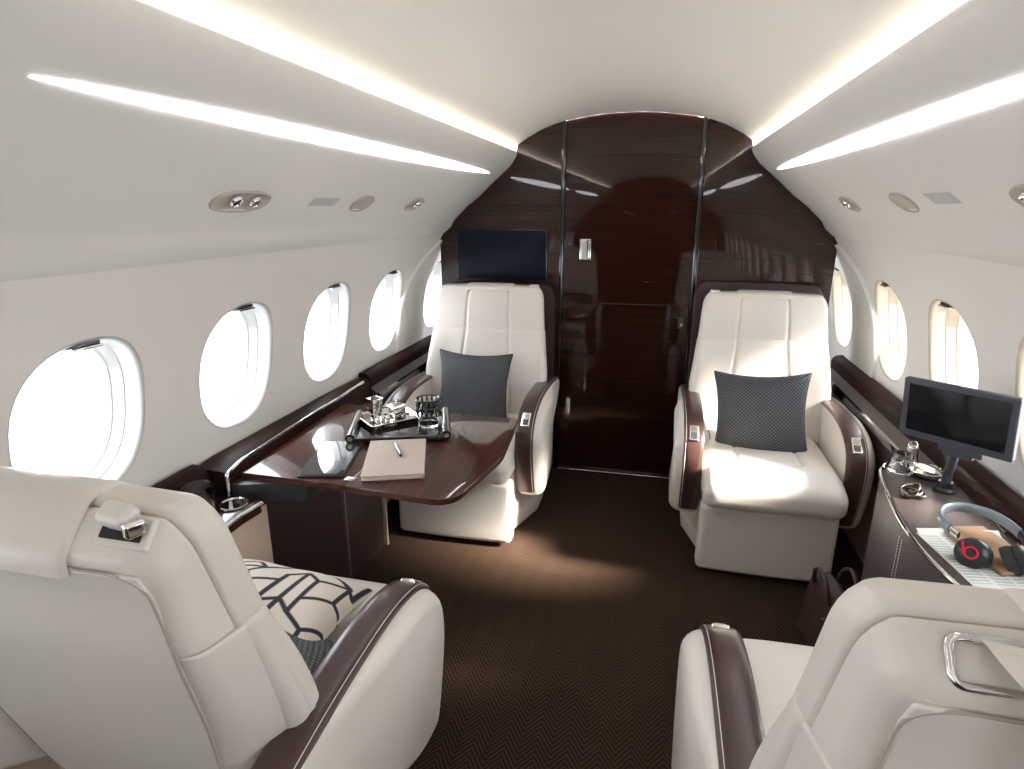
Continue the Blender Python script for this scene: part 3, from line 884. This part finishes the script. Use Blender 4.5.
# leather-clad pedestal
ped = empty('table_pedestal', (-1.0, 1.9, 0))
po = round_poly([(-1.10, 1.60), (-.952, 1.895), (-.930, 2.185), (-1.10, 2.20)], [.004, .012, .010, .004], 4)
obj('leather_cladding', mv(prism(po, .0, .591, .003, 2), 1.0, -1.9, 0), M['leather_dk'], ped, smooth=25)
def dash(p0, p1, n, r=.0011, frac=.62):
    d = []
    p0, p1 = Vector(p0), Vector(p1)
    for i in range(n):
        a = p0.lerp(p1, i / n); b = p0.lerp(p1, (i + frac) / n); d.append(tube([a, b], r, 5))
    return merge(*d)
for sx, sy in ((-.964, 1.878), (-.9505, 1.912)): obj('stitching', mv(dash((sx, sy, .02), (sx, sy, .585), 64), 1.0, -1.9, 0), M['stitch'], ped, smooth=0)
obj('end_trim', mv(box(-.935, -.915, 2.186, 2.196, .0, .588, .003), 1.0, -1.9, 0), M['beige_side'], ped)
tag(ped, 'brown leather-clad pedestal with white stitching under the folding table', 'pedestal')
# lacquered housing the table folds into, with a chrome-topped grab rail
hs = empty('table_housing', (-1.05, 1.75, .6))
H0 = (1.05, -1.75, -.6)
def xin(y): return interp(y, [(1.38, 1.008), (1.80, 1.032), (2.12, 1.038), (2.42, 1.072)])
def hp(y):      # section of housing: widens along its middle
    t = sstep(1.385, 1.46, y) * sstep(2.42, 2.12, y)
    xi = xin(y); zt = lerp(.690, .700, t)
    return [(-1.128, .60), (-1.128, zt + .004), (-1.105, zt + .008), (-xi - .025, zt + .006), (-xi - .006, zt), (-xi, zt - .014), (-xi, .60)]
hy = [1.385, 1.40, 1.42, 1.46, 1.55, 1.7, 1.9, 2.05, 2.12, 2.2, 2.28, 2.36, 2.42]
obj('housing_top', mv(loft([[(x, y, z) for x, z in hp(y)] for y in hy]), *H0), M['rail'], hs, smooth=40)
rl = [(-1.020, 1.383, .625), (-1.022, 1.380, .68)] + [(-(.006 + xin(y)) - .002, y, lerp(.690, .700, sstep(1.385, 1.46, y) * sstep(2.42, 2.12, y)) + .003) for y in hy[1:12]]
rl[0] = (-1.012, 1.378, .625); rl[1] = (-1.013, 1.378, .682); rl.insert(2, (-1.014, 1.385, .692))
obj('chrome_rail', mv(tube(smooth_path(rl, 4), .0065, 8), *H0), M['chrome'], hs)
ho = [(-1.08, 1.385), (-.985, 1.385), (-.80, 1.45), (-.80, 1.62), (-.93, 1.90), (-1.08, 1.95)]
obj('housing_apron', mv(prism(round_poly(ho, .01, 3), .592, .6595, .003, 2), *H0), M['black'], hs, smooth=30)
for y in (1.72, 1.745):
    obj('rail_button', mv(lathe([(.0005, 0), (.006, 0), (.006, .004), (.0005, .005)], 14), -1.034 + 1.05, y - 1.75, .7045 - .6), M['silver'], hs)
tag(hs, 'dark lacquer table housing with a chrome grab rail along the left wall', 'housing')

# low ledge with cup holder behind the near left seat
cl = empty('cupholder_ledge', (-1.0, 1.2, .62))
C1 = round_poly([(-1.09, 1.222), (-.93, 1.222), (-.93, 1.43), (-1.09, 1.43)], .004, 2)
C0 = (1.0, -1.2, -.62)
co = round_poly([(-1.068, 1.222), (-.915, 1.222), (-.915, 1.30), (-.905, 1.38), (-1.068, 1.38)], .012, 4)
obj('ledge_top', mv(prism(co, .585, .622, .004, 2), *C0), M['wood_dk'], cl, smooth=30)
obj('chrome_edge', mv(tube(smooth_path([(-.914, 1.225, .616), (-.914, 1.26, .616), (-.914, 1.30, .616), (-.905, 1.376, .616)], 4), .007, 8), *C0), M['chrome'], cl)
obj('support_panel', mv(prism(C1, .30, .583, .003, 2), *C0), M['beige_side'], cl, smooth=30)
obj('cup_ring', mv(lathe([(.034, -.002), (.040, -.002), (.041, .004), (.037, .006), (.034, .003)], 32), -.965 + 1.0, 1.335 - 1.2, .003), M['silver'], cl)
obj('cup_dish', mv(lathe([(.0005, .0005), (.034, .0008), (.034, .003), (.0005, .0025)], 32), -.965 + 1.0, 1.335 - 1.2, .0), M['grey_plate'], cl)
tag(cl, 'low veneer ledge with chrome edge and cup holder between the near seat and table', 'ledge')

def tumbler(r, h, z=0, wall=.0022, base=.010, n=36):
    return lathe([(.0005, 0), (r * .86, 0), (r * .9, .003), (r, h), (r - wall * .5, h + .001), (r - wall, h), (r * .9 - wall, base), (.0005, base - .001)], n)
tag(obj('glass_tumbler', tumbler(.040, .088), M['glass'], loc=(-1.012, 1.262, .6225)), 'clear empty glass tumbler on the low ledge behind the bottom left seat', 'glass')

# ------------------------------------------------------------------ things on the table
T = TZ + .0004
# tray
tr = empty('serving_tray', (-.682, 1.872, T), (0, 0, R(20)))
obj('tray_base', merge(box(-.155, .155, -.125, .125, .006, .014, .003), box(-.155, .155, -.129, -.119, .004, .022, .003), box(-.155, .155, .119, .129, .004, .022, .003)), M['black_gloss'], tr)
for s in (-1, 1):
    # scroll handle rolls along both short sides
    sc = []
    for k in range(26):
        a = -PI / 2 + k / 25 * PI * 1.65; rr = .018 - k * .00018
        sc.append((s * (.158 + rr * math.cos(a) * 1.0), .020 + rr * math.sin(a) + .002))
    hd = [(x, z) for x, z in sc]; inn = [(x - (x - s * .158) * .22, z - (z - .022) * .22) for x, z in reversed(hd)]
    rg = [[(x, y, z) for x, z in hd + inn] for y in (-.128, -.124, .124, .128)]
    rl_ = obj('tray_roll', loft(rg), M['black_gloss'], tr, smooth=40)
    obj('roll_bar', tube([(s * .160, -.130, .021), (s * .160, .130, .021)], .0085, 12), M['chrome'], rl_)
for sx in (-1, 1):
    for sy in (-1, 1):
        obj('tray_foot', lathe([(.0005, 0), (.008, 0), (.009, .003), (.008, .0065), (.0005, .0065)], 14, (sx * .13, sy * .10, 0)), M['black_gloss'], tr)
tag(tr, 'black lacquer serving tray with rolled handles on the folding table', 'tray')
TT = T + .0145
# silver tray, set diagonally
st = empty('silver_tray', (-.752, 1.925, TT), (0, 0, R(-42)))
def dish(a, b, h, fl, t=.003):
    def rg(x, y, z): return [(p[0], p[1], z) for p in round_poly([(-x, -y), (x, -y), (x, y), (-x, y)], .004, 3)]
    return loft([rg(a - fl, b - fl, 0), rg(a, b, h), rg(a - t * .5, b - t * .5, h + .001), rg(a - t, b - t, h), rg(a - fl - t, b - fl - t, t)])
obj('dish', dish(.082, .098, .016, .012), M['silver'], st, smooth=30)
tag(st, 'square polished silver dish standing diagonally on the black tray', 'tray')
SZ = TT + .0035
# flared square silver beaker
def flared(a0, a1, h, t=.002):
    def rg(x, z): return [(p[0], p[1], z) for p in round_poly([(-x, -x), (x, -x), (x, x), (-x, x)], .003, 3)]
    return loft([rg(a0, 0), rg(a0 + .001, .002), rg(lerp(a0, a1, .35), h * .5), rg(a1, h), rg(a1 - t, h), rg(lerp(a0, a1, .35) - t, h * .5), rg(a0 - t, .004)])
bkr = empty('silver_beaker', (-.805, 1.925, SZ), (0, 0, R(-30)))
obj('stem', flared(.012, .010, .018), M['silver'], bkr, smooth=30)
obj('cup', mv(flared(.018, .0235, .056), 0, 0, .018), M['silver'], bkr, smooth=30)
tag(bkr, 'tall flared square silver beaker on the silver dish', 'beaker')
bx = empty('silver_box', (-.735, 1.965, SZ), (0, 0, R(-38)))
obj('box_body', box(-.024, .024, -.024, .024, .008, .034, .003), M['silver'], bx)
for sx in (-1, 1):
    for sy in (-1, 1): obj('box_foot', box(sx * .019 - .005, sx * .019 + .005, sy * .019 - .005, sy * .019 + .005, 0, .0085, .001), M['silver'], bx)
ld = obj('lid', loft([[(p[0] * s, p[1] * s, z) for p in round_poly([(-.031, -.031), (.031, -.031), (.031, .031), (-.031, .031)], .003, 3)] for s, z in ((.98, .0345), (1, .037), (.98, .039), (.55, .048), (.12, .050))]), M['silver'], bx, smooth=30)
obj('lid_knob', lathe([(.0005, .048), (.003, .048), (.0025, .054), (.005, .058), (.003, .063), (.0005, .064)], 14), M['silver'], ld)
tag(bx, 'small lidded square silver box with a finial on the silver dish', 'box')
for i, (x, y, h, lab) in enumerate(((-.772, 1.878, .020, 'smaller silver salt pot at the front corner of the silver dish'), (-.742, 1.897, .030, 'taller silver pepper pot with a ball finial on the silver dish'), (-.765, 1.905, .024, 'squat silver pot between beaker and finial box on the silver dish'))):
    p = empty('silver_pot', (x, y, SZ))
    obj('pot_body', lathe([(.0005, 0), (.007, 0), (.010, h * .35), (.009, h * .7), (.005, h * .85), (.0005, h * .86)], 18), M['silver'], p)
    obj('finial', lathe([(.0005, h * .86), (.002, h * .86), (.0035, h), (.002, h + .004), (.0005, h + .005)], 12), M['silver'], p)
    tag(p, lab, 'pot')
# lattice tumbler
lg = empty('lattice_tumbler', (-.590, 1.905, TT))
def colored(name, V, F, vals, m, parent=None, smooth=True):
    me = bpy.data.meshes.new(name); me.from_pydata(V, [], F)
    a = me.attributes.new('pattern', 'FLOAT', 'POINT'); a.data.foreach_set('value', vals)
    me.materials.append(m)
    if smooth: me.shade_smooth()
    o = bpy.data.objects.new(name, me); return link(o, parent)
obj('glass_body', tumbler(.041, .098, base=.030), M['glass'], lg)
# raised black lattice on the outside of the upper two thirds
lat = []
nl = 14
for k in range(nl):
    for j in (0,):
        for s in (-1, 1):
            pts = []
            for q in range(9):
                a = 2 * PI * (k + s * .5 * (q / 8 if True else 0)) / nl
                z = .042 + .054 * q / 8; rr = .0395 + .0018 * (z / .098)
                pts.append((rr * math.cos(a), rr * math.sin(a), z))
            lat.append(tube(pts, .0021, 6))
def ringt(z, r, t): return tube([(r * math.cos(2 * PI * k / 32), r * math.sin(2 * PI * k / 32), z) for k in range(32)], t, 6, True)
lat += [ringt(.098, .0412, .003), ringt(.041, .0395, .0025), ringt(.069, .0402, .0024)]
obj('lattice_band', merge(*lat), M['black_gloss'], lg)
tag(lg, 'glass tumbler with a black lattice band on the black tray', 'glass')
# notebook
nb = empty('notebook', (-.588, 1.610, T), (0, 0, R(20)))
obj('pages', box(-.086, .086, -.135, .137, .003, .0125, .0015), M['paper'], nb)
obj('cover', merge(box(-.090, .092, -.140, .142, .012, .016, .002), box(-.090, .092, -.140, .142, .0, .004, .0018), box(.0865, .092, -.140, .142, .002, .015, .002)), M['tan_cover'], nb)
tag(nb, 'greige leather notebook lying under the pen on the folding table', 'notebook')
pen = empty('ballpoint_pen', (-.600, 1.655, T + .0165 + .0052), (0, 0, R(-57)))
obj('barrel', mv(lathe([(.0005, -.066), (.0018, -.060), (.0042, -.045), (.005, 0), (.0005, .001)], 16), rx=0, ry=PI / 2), M['silver'], pen)
obj('pen_cap', mv(lathe([(.0005, .0), (.0052, .0), (.0052, .05), (.004, .062), (.0005, .064)], 16), ry=PI / 2), M['black_gloss'], pen)
obj('clip', box(.012, .052, -.0012, .0012, .0035, .0062, .001), M['chrome'], pen)
obj('pen_band', mv(lathe([(.0005, -.004), (.0056, -.004), (.0056, .004), (.0005, .004)], 16), ry=PI / 2), M['chrome'], pen)
tag(pen, 'silver and black pen lying on the greige notebook', 'pen')
# tablet
tb = empty('tablet_computer', (-.784, 1.578, T), (0, 0, R(14)))
obj('tablet_body', mv(prism(round_poly([(-.068, -.140), (.068, -.140), (.068, .140), (-.068, .140)], .010, 4), 0, .0075, .002, 2)), M['black'], tb)
obj('tablet_screen', mv(box(-.063, .063, -.130, .130, .0070, .0082, .0004)), mat('tablet_glass', (.015, .016, .018), .02, coat=1., coat_rough=.0, spec=1.), tb)
tag(tb, 'thin black tablet lying face up left of the notebook on the table', 'tablet')

# ------------------------------------------------------------------ television on the bulkhead
tv = empty('television', (-.640, YB - .012, 1.200))
obj('bezel', mv(rbox(.246, .011, .132, .004, (2, 1, 2)), 0, 0, 0), M['black_gloss'], tv)
obj('screen', mv(rbox(.240, .002, .126, .001, (2, 1, 2)), 0, -.0105, 0), M['screen_tv'], tv)
tag(tv, 'black flat television mounted on the veneer bulkhead left of the door', 'television')
# small tilted veneer seat-back shrouds beside the television and behind each far seat
for sx, lab in ((-.64, 'dark veneer shroud behind the seat under the television'), (.65, 'dark veneer shroud behind the seat right of the door')):
    tp = 1.050 if sx < 0 else 1.09
    o_ = round_poly([(-.296, .0), (.296, .0), (.296, tp - .06), (.265, tp), (-.265, tp), (-.296, tp - .06)], .04, 5)
    v, f = prism(o_, 0, .05, .008, 3)
    o = obj('seat_shroud', ([(p[0], p[2], p[1]) for p in v], f), M['leather_dk'], loc=(sx, YB - .056, 0), smooth=30)
    tag(o, lab, 'shroud')

# ------------------------------------------------------------------ credenza on the right
cr = empty('credenza', (.95, 1.4, 0))
K0 = (-.95, -1.4, 0)
fr = [(.868, 1.90), (.842, 1.76), (.822, 1.62), (.815, 1.50), (.822, 1.38), (.842, 1.28), (.885, 1.238), (.95, 1.226), (1.02, 1.225)]
far_end = [(1.069, 1.985), (.96, 1.985), (.90, 1.955)]
front = [(p.x, p.y) for p in smooth_path([(x, y, 0) for x, y in far_end[1:] + fr], 5)]
outl = [(1.069, 1.985)] + front + [(1.069, 1.225)]
def offs(poly, d):
    n = len(poly); P_ = [Vector(p) for p in poly]; out = []
    for i in range(n):
        t = (P_[(i + 1) % n] - P_[i - 1]).normalized(); out.append((P_[i].x + t.y * d, P_[i].y - t.x * d))
    return out
CZ = .665
obj('carcass', mv(prism(outl, .0, CZ - .012, .003, 2), *K0), M['leather_mauve'], cr, smooth=30)
obj('worktop', mv(prism([(min(1.069, x + .006), y) for x, y in outl], CZ - .012, CZ, .002, 2), *K0), M['leather_grey'], cr, smooth=30)
obj('chrome_trim', mv(tube([(x - .001, y, CZ - .002) for x, y in front[3:]], .0055, 8), *K0), M['chrome'], cr)
obj('corner_trim', mv(tube([(front[5][0] - .002, front[5][1], .0), (front[5][0] - .002, front[5][1], CZ - .004)], .003, 8), *K0), M['chrome'], cr)
yy = 1.555; xx = interp(-yy, [(-p[1], p[0]) for p in front])
for d in (.010, -.008): obj('stitching', mv(dash((xx - .004, yy + d, .03), (xx - .004, yy + d, CZ - .03), 70, .0010), *K0), M['stitch'], cr, smooth=0)
tag(cr, 'aubergine leather credenza with bowed front and chrome edge under the right windows', 'credenza')
# recessed veneer back panel behind the worktop with slim chrome inlays
bp_ = empty('credenza_upstand', (1.075, 1.45, .66))
U0 = (-1.075, -1.45, -.66)
obj('upstand_panel', mv(loft([[(x, y, z) for x, z in ((1.070, CZ + .0005), (1.070, .708), (1.066, .711), (1.058, .700), (1.055, CZ + .0005))] for y in (1.23, 1.6, 1.98)]), *U0), M['wood_dk'], bp_, smooth=35)
for y in (1.90, 1.80, 1.68, 1.60, 1.50):
    obj('chrome_inlay', mv(box(1.044, 1.050, y - .022, y + .022, CZ, CZ + .003, .001), *U0), M['chrome'], bp_)
tag(bp_, 'dark veneer upstand with short chrome inlays behind the credenza worktop', 'upstand')

# monitor on a post
mon = empty('seat_monitor', (.998, 1.800, CZ + .0005))
yaw = -.829
c = Vector((.954, 1.72, .912))
X = Vector((math.cos(yaw), math.sin(yaw), 0)); nrm = Vector((math.sin(yaw), -math.cos(yaw), 0)); tilt = -.083
Z = Vector((0, 0, 1)) * math.cos(tilt) - nrm * math.sin(tilt); roll = .032
X2 = X * math.cos(roll) + Z * math.sin(roll); Z2 = Z * math.cos(roll) - X * math.sin(roll); Y2 = Z2.cross(X2)
mm = Matrix.Translation(c - mon.location) @ Matrix((X2, Y2, Z2)).transposed().to_4x4()
fr_ = obj('monitor_frame', xf(rbox(.135, .011, .083, .006, (2, 1, 2)), mm), M['frame_blue'], mon)
obj('monitor_screen', xf(rbox(.118, .0016, .066, .001, (2, 1, 2), center=(0, -.0108, .0035)), mm), M['screen'], fr_)
obj('mount_bar', xf(merge(rbox(.052, .010, .010, .004, (1, 1, 1), center=(.018, .004, -.090)), rbox(.036, .008, .010, .004, (1, 1, 1), center=(.010, .008, -.104))), mm), M['frame_blue'], mon)
tp = mm @ Vector((.002, .010, -.100))
obj('post', tube([(0, 0, .0), (.0, .0, .06), (tp.x * .5, tp.y * .5, tp.z - .06), (tp.x, tp.y, tp.z)], .012, 16), M['frame_blue'], mon, smooth=50)
obj('post_base', lathe([(.0005, 0), (.028, 0), (.028, .008), (.020, .014), (.018, .03), (.0005, .03)], 24), M['black'], mon)
tag(mon, 'slate grey flat monitor on a post standing on the credenza', 'monitor')

# carafe-like glass, ashtray, bronze bird ornament
gz = CZ + .0006
g1 = empty('glass_jar', (.928, 1.925, gz))
obj('jar_body', lathe([(.0005, 0), (.041, 0), (.044, .006), (.042, .016), (.030, .050), (.028, .058), (.026, .058), (.027, .050), (.038, .018), (.036, .010), (.0005, .008)], 8), M['glass'], g1)
obj('base_ring', ringt(.006, .0445, .0022), M['chrome'], g1)
tag(g1, 'squat faceted clear glass jar with a wide base on the credenza', 'jar')
g2 = empty('glass_decanter', (.962, 1.955, gz))
obj('decanter_body', mv(lathe([(.0005, 0), (.026, 0), (.028, .01), (.020, .045), (.018, .07), (.0165, .07), (.017, .045), (.024, .012), (.0005, .010)], 6), 0, 0, 0), M['glass'], g2, smooth=20)
obj('stopper', lathe([(.0005, .068), (.012, .068), (.015, .078), (.008, .088), (.0005, .09)], 12), M['glass'], g2)
tag(g2, 'small square-shouldered glass decanter behind the squat glass jar', 'decanter')
g3 = empty('silver_ashtray', (.985, 1.900, gz))
obj('dish', lathe([(.0005, .002), (.030, 0), (.044, .008), (.052, .022), (.049, .024), (.040, .012), (.0005, .008)], 32), M['silver'], g3)
obj('dish_lid', mv(lathe([(.0005, 0), (.036, 0), (.038, .004), (.020, .008), (.0005, .009)], 32), .003, 0, .024, ry=.18), M['silver'], g3)
tag(g3, 'round polished silver lidded dish beside the monitor post', 'dish')
# bronze ornament: two small birds
def bird(parent, dx, dy, rz, s):
    body = rbox(.012 * s, .022 * s, .011 * s, .0105 * s, (2, 4, 2), deform=lambda x, y, z: (x * (1 - .45 * abs(y) / (.022 * s)), y, z + .010 * s * (y / (.022 * s)) ** 2))
    head = mv(lathe([(.0005, -.007 * s), (.006 * s, -.003 * s), (.0065 * s, .002 * s), (.0005, .008 * s)], 12), 0, -.022 * s, .018 * s)
    beak = mv(lathe([(.0028 * s, 0), (.0003, .010 * s)], 8), 0, -.027 * s, .018 * s, rx=PI / 2)
    tail = mv(rbox(.006 * s, .014 * s, .0018 * s, .0015 * s, (1, 1, 1)), 0, .030 * s, .012 * s, rx=.5)
    leg = merge(tube([(-.004 * s, 0, -.008 * s), (-.005 * s, 0, -.020 * s)], .0012 * s, 6), tube([(.004 * s, 0, -.008 * s), (.005 * s, 0, -.020 * s)], .0012 * s, 6))
    return mv(merge(body, head, beak, tail, leg), dx, dy, .020 * s, rz=rz)
def loop(cx, cy, cz, r, tx, tz, sq=.6, th=.0042):
    m_ = Matrix.Translation((cx, cy, cz)) @ Euler((tx, 0, tz)).to_matrix().to_4x4()
    return xf(tube([(r * math.cos(2 * PI * k / 24), r * sq * math.sin(2 * PI * k / 24), 0) for k in range(24)], th, 8, True), m_)
knot = merge(loop(0, 0, .017, .030, .5, .3), loop(.006, .004, .022, .024, -.7, 1.4, .7), loop(-.008, -.004, .014, .022, .35, -.8, .8), loop(.020, -.006, .011, .014, .3, .2, .9),
             mv(rbox(.014, .009, .006, .005, (2, 2, 1)), -.016, -.008, .008, rz=.5), mv(rbox(.012, .008, .006, .005, (2, 2, 1)), .018, .008, .010, rz=-.4, rx=.3))
tag(obj('metal_ornament', knot, M['dark_metal'], loc=(.893, 1.745, gz), smooth=50), 'small tangled dark bronze ornament in the middle of the credenza', 'ornament')

# newspaper, card folder and headphones
def newspaper():
    nx, ny = 110, 150; V = []; F = []; val = []
    W, H = .19, .29
    glyph = {'E': ['111', '100', '110', '100', '111'], 'R': ['110', '101', '110', '101', '101'], 'U': ['101', '101', '101', '101', '111'], 'N': ['101', '111', '111', '101', '101'], 'S': ['111', '100', '111', '001', '111'], 'C': ['111', '100', '100', '100', '111'], 'L': ['100', '100', '100', '100', '111'], 'I': ['111', '010', '010', '010', '111'], 'T': ['111', '010', '010', '010', '010']}
    for i in range(nx + 1):
        for j in range(ny + 1):
            u, v = i / nx, j / ny
            V.append(((u - .5) * W, (v - .5) * H, .0016 + .0020 * math.sin(u * 5 + v * 3) ** 2 + .010 * sstep(.93, 1.0, v)))
            t = 0.
            # columns of grey text above the masthead
            if v > .24 and v < .95:
                cu = (u * 4) % 1
                if .10 < cu < .92 and int(v * 50) % 2 == 0: t = .45
                if .66 < v < .84 and .42 < u < .80: t = .62
            val.append(t)
    for i in range(nx):
        for j in range(ny):
            a = i * (ny + 1) + j; F.append((a, a + ny + 1, a + ny + 2, a + 1))
    return V, F, val
V, F, val = newspaper()
npz = empty('newspaper', (.943, 1.397, CZ + .001), (0, 0, R(8)))
colored('front_page', V, F, val, M['newsprint'], npz)
# the pages beneath
obj('inner_pages', mv(box(-.095, .095, -.145, .141, 0, .0014, .0005)), M['paper'], npz)
def text_obj(body, size, m, parent, mtx, name, extr=.0002, font=None):
    cu = bpy.data.curves.new(name, 'FONT'); cu.body = body; cu.size = size; cu.extrude = extr; cu.align_x = 'CENTER'; cu.align_y = 'CENTER'; cu.resolution_u = 2
    o = bpy.data.objects.new(name, cu); COL.objects.link(o)
    bpy.context.view_layer.update()
    me = bpy.data.meshes.new_from_object(o.evaluated_get(bpy.context.evaluated_depsgraph_get())); bpy.data.objects.remove(o)
    me.transform(mtx); me.materials.append(m)
    o2 = bpy.data.objects.new(name, me); return link(o2, parent)
text_obj('Times', .040, M['black'], npz, Matrix.Translation((.035, -.105, .0042)) @ Matrix.Rotation(PI, 4, 'Z'), 'masthead')
tag(npz, 'folded newspaper lying under the headphones on the credenza', 'newspaper')
fd = obj('card_folder', mv(box(-.055, .055, -.10, .10, 0, .007, .002)), M['tan'], loc=(.965, 1.465, CZ + .0065), rot=(0, 0, R(14)))
tag(fd, 'tan card folder under the headphones on the newspaper', 'folder')

hp_ = empty('headphones', (.920, 1.440, CZ + .018), (0, 0, 0))
# band lies flat: an arch in the horizontal plane, opening towards the camera's right
cupA = Vector((-.028, -.045, .012)); cupB = Vector((.062, -.055, .016))
band = smooth_path([(-.040, .000, .030), (-.052, .060, .034), (-.030, .110, .040), (.020, .125, .044), (.070, .095, .044), (.092, .040, .038), (.086, -.020, .032)], 8)
def band_ring(path, w, th):
    rings = []
    for i, p in enumerate(path):
        t = (path[min(i + 1, len(path) - 1)] - path[max(i - 1, 0)]).normalized(); u = Vector((0, 0, 1)); s_ = t.cross(u).normalized()
        rings.append([p + u * (w * math.cos(a)) + s_ * (th * math.sin(a)) for a in [2 * PI * k / 12 for k in range(12)]])
    return loft(rings)
obj('headband', band_ring(band[4:-6], .013, .006), mat('slate_band', (.20, .25, .30), .3, coat=.6), hp_, smooth=60)
obj('yoke', band_ring(band[:7], .008, .004), M['chrome'], hp_, smooth=60)
obj('yoke', band_ring(band[-8:], .009, .004), M['black'], hp_, smooth=60)
def ear(parent, c, n, r, logo):
    q = Vector(n).normalized().to_track_quat('Z', 'Y').to_matrix().to_4x4(); m_ = Matrix.Translation(c) @ q
    e = obj('ear_cup', xf(lathe([(.0005, .018), (r * .55, .018), (r * .62, .016), (r * .86, .012), (r, .004), (r, -.006), (r * .8, -.010), (.0005, -.010)], 36), m_), M['black'], parent)
    obj('ear_pad', xf(lathe([(.0005, -.012), (r * .5, -.010), (r * .98, -.008), (r * 1.06, -.018), (r * .98, -.030), (r * .62, -.032), (r * .5, -.020), (.0005, -.019)], 36), m_), M['black_soft'], parent)
    if logo:
        rr = r * .36
        ring = tube([(rr * math.cos(2 * PI * k / 24), rr * math.sin(2 * PI * k / 24), .0188) for k in range(24)], .0022, 6, True)
        stem = tube([(-rr - .0008, 0, .0188), (-rr - .0008, rr * 2.1, .0188)], .0022, 6)
        mk = Matrix.Rotation(R(20), 4, 'Z')
        obj('logo', xf(merge(ring, stem), m_ @ mk), M['red'], e)
ear(hp_, cupA, (-.55, -.75, .45), .034, True)
ear(hp_, cupB, (.5, -.2, .35), .032, False)
tag(hp_, 'black headphones with a red round logo lying on the newspaper', 'headphones')

# ------------------------------------------------------------------ bag on the floor
bg = empty('leather_bag', (.800, 1.92, 0), (0, 0, R(8)))
def dbag(x, y, z):
    t = z / .25
    k = lerp(1.0, .45, max(0, t) ** 1.5)
    return x * lerp(1.0, .93, t) + .006 * math.sin(z * 40), y * k, z
obj('bag_body', rbox(.060, .11, .120, .022, (6, 6, 8), center=(0, 0, .120), deform=lambda x, y, z: (x * lerp(1.0, .5, max(0, z / .25) ** 1.4) + .004 * math.sin(y * 60) * z * 4, y * lerp(1., .9, z / .25), z)), M['leather_dk'], bg, smooth=60)
for s in (-1, 1):
    obj('bag_handle', tube(smooth_path([(s * .035, -.06, .21), (s * .045, -.05, .27), (s * .05, 0, .30), (s * .045, .05, .27), (s * .035, .06, .21)], 6), .007, 8), M['leather_dk'], bg)
obj('edge_piping', tube(smooth_path([(-.080, -.112, .01), (-.070, -.113, .10), (-.045, -.108, .20), (-.0, -.106, .245)], 6), .0022, 6), M['stitch'], bg)
obj('bag_ring', mv(tube([(.010 * math.cos(2 * PI * k / 16), 0, .010 * math.sin(2 * PI * k / 16)) for k in range(16)], .002, 6, True), -.055, -.085, .17), M['chrome'], bg)
tag(bg, 'dark brown leather bag on the carpet between the credenza and the seat', 'bag')

# ------------------------------------------------------------------ light
w = bpy.data.worlds.new('daylight'); S.world = w; w.use_nodes = True
bg_ = w.node_tree.nodes['Background']; bg_.inputs[0].default_value = (.90, .95, 1., 1); bg_.inputs[1].default_value = 4.0

def area(name, loc, rot, sx, sy, power, color, portal=False, spread=180.):
    l = bpy.data.lights.new(name, 'AREA'); l.shape = 'RECTANGLE'; l.size = sx; l.size_y = sy; l.energy = power; l.color = color
    l.spread = R(spread)
    o = bpy.data.objects.new(name, l); COL.objects.link(o); o.location = loc; o.rotation_euler = rot
    if portal: l.cycles.is_portal = True
    return o
for sgn in (-1, 1):
    for k in range(-7, 5):
        yc = WY0 + WP * k
        area('window_portal', (sgn * 1.235, yc, WZ), (0, R(90) * sgn, 0), .44, .38, 1, (1, 1, 1), True)
# cove lamps hidden behind the lips
for sgn in (-1, 1):
    area('cove_lamp', (sgn * .600, (YR + YB) / 2, 1.7015), (0, R(180 - 25 * sgn), 0), .012, YB - YR - .05, 2.9, (1, .93, .80))
# photographer's lamps standing outside the windows
lp = Vector((-4.2, 1.15, 1.16)); tg = Vector((.65, 2.75, .85))
area('softbox_outside', lp, (tg - lp).to_track_quat('-Z', 'Z').to_euler(), 1., 1., 13, (.94, .97, 1))
lp = Vector((3.7, 1.95, 2.58)); tg = Vector((-.42, 2.35, 0))
area('softbox_outside', lp, (tg - lp).to_track_quat('-Z', 'Z').to_euler(), 0.6, .6, 18, (1, .93, .82), spread=19)
# ------------------------------------------------------------------ camera
cam = bpy.data.cameras.new('camera'); co_ = bpy.data.objects.new('camera', cam); COL.objects.link(co_)
f, yaw, pitch, roll = 604.118, .232, .283, -.001
cam.sensor_width = 36; cam.lens = f / 1024 * 36; cam.clip_start = .02
Fv = Vector((-math.sin(yaw) * math.cos(pitch), math.cos(yaw) * math.cos(pitch), -math.sin(pitch)))
Rv = Vector((math.cos(yaw), math.sin(yaw), 0)); Uv = Rv.cross(Fv)
mt = Matrix((Rv, Uv, -Fv)).transposed().to_4x4(); mt.translation = Vector((.165, 0, 1.434))
co_.matrix_world = mt
S.camera = co_

S.view_settings.view_transform = 'Standard'; S.view_settings.look = 'None'; S.view_settings.gamma = 1
S.view_settings.use_curve_mapping = False; S.view_settings.exposure = 1.55
S.cycles.use_denoising = True
S.cycles.max_bounces = 12; S.cycles.diffuse_bounces = 8; S.cycles.glossy_bounces = 6; S.cycles.transmission_bounces = 8; S.cycles.transparent_max_bounces = 12
S.cycles.sample_clamp_indirect = 8
S.cycles.caustics_refractive = False; S.cycles.caustics_reflective = False
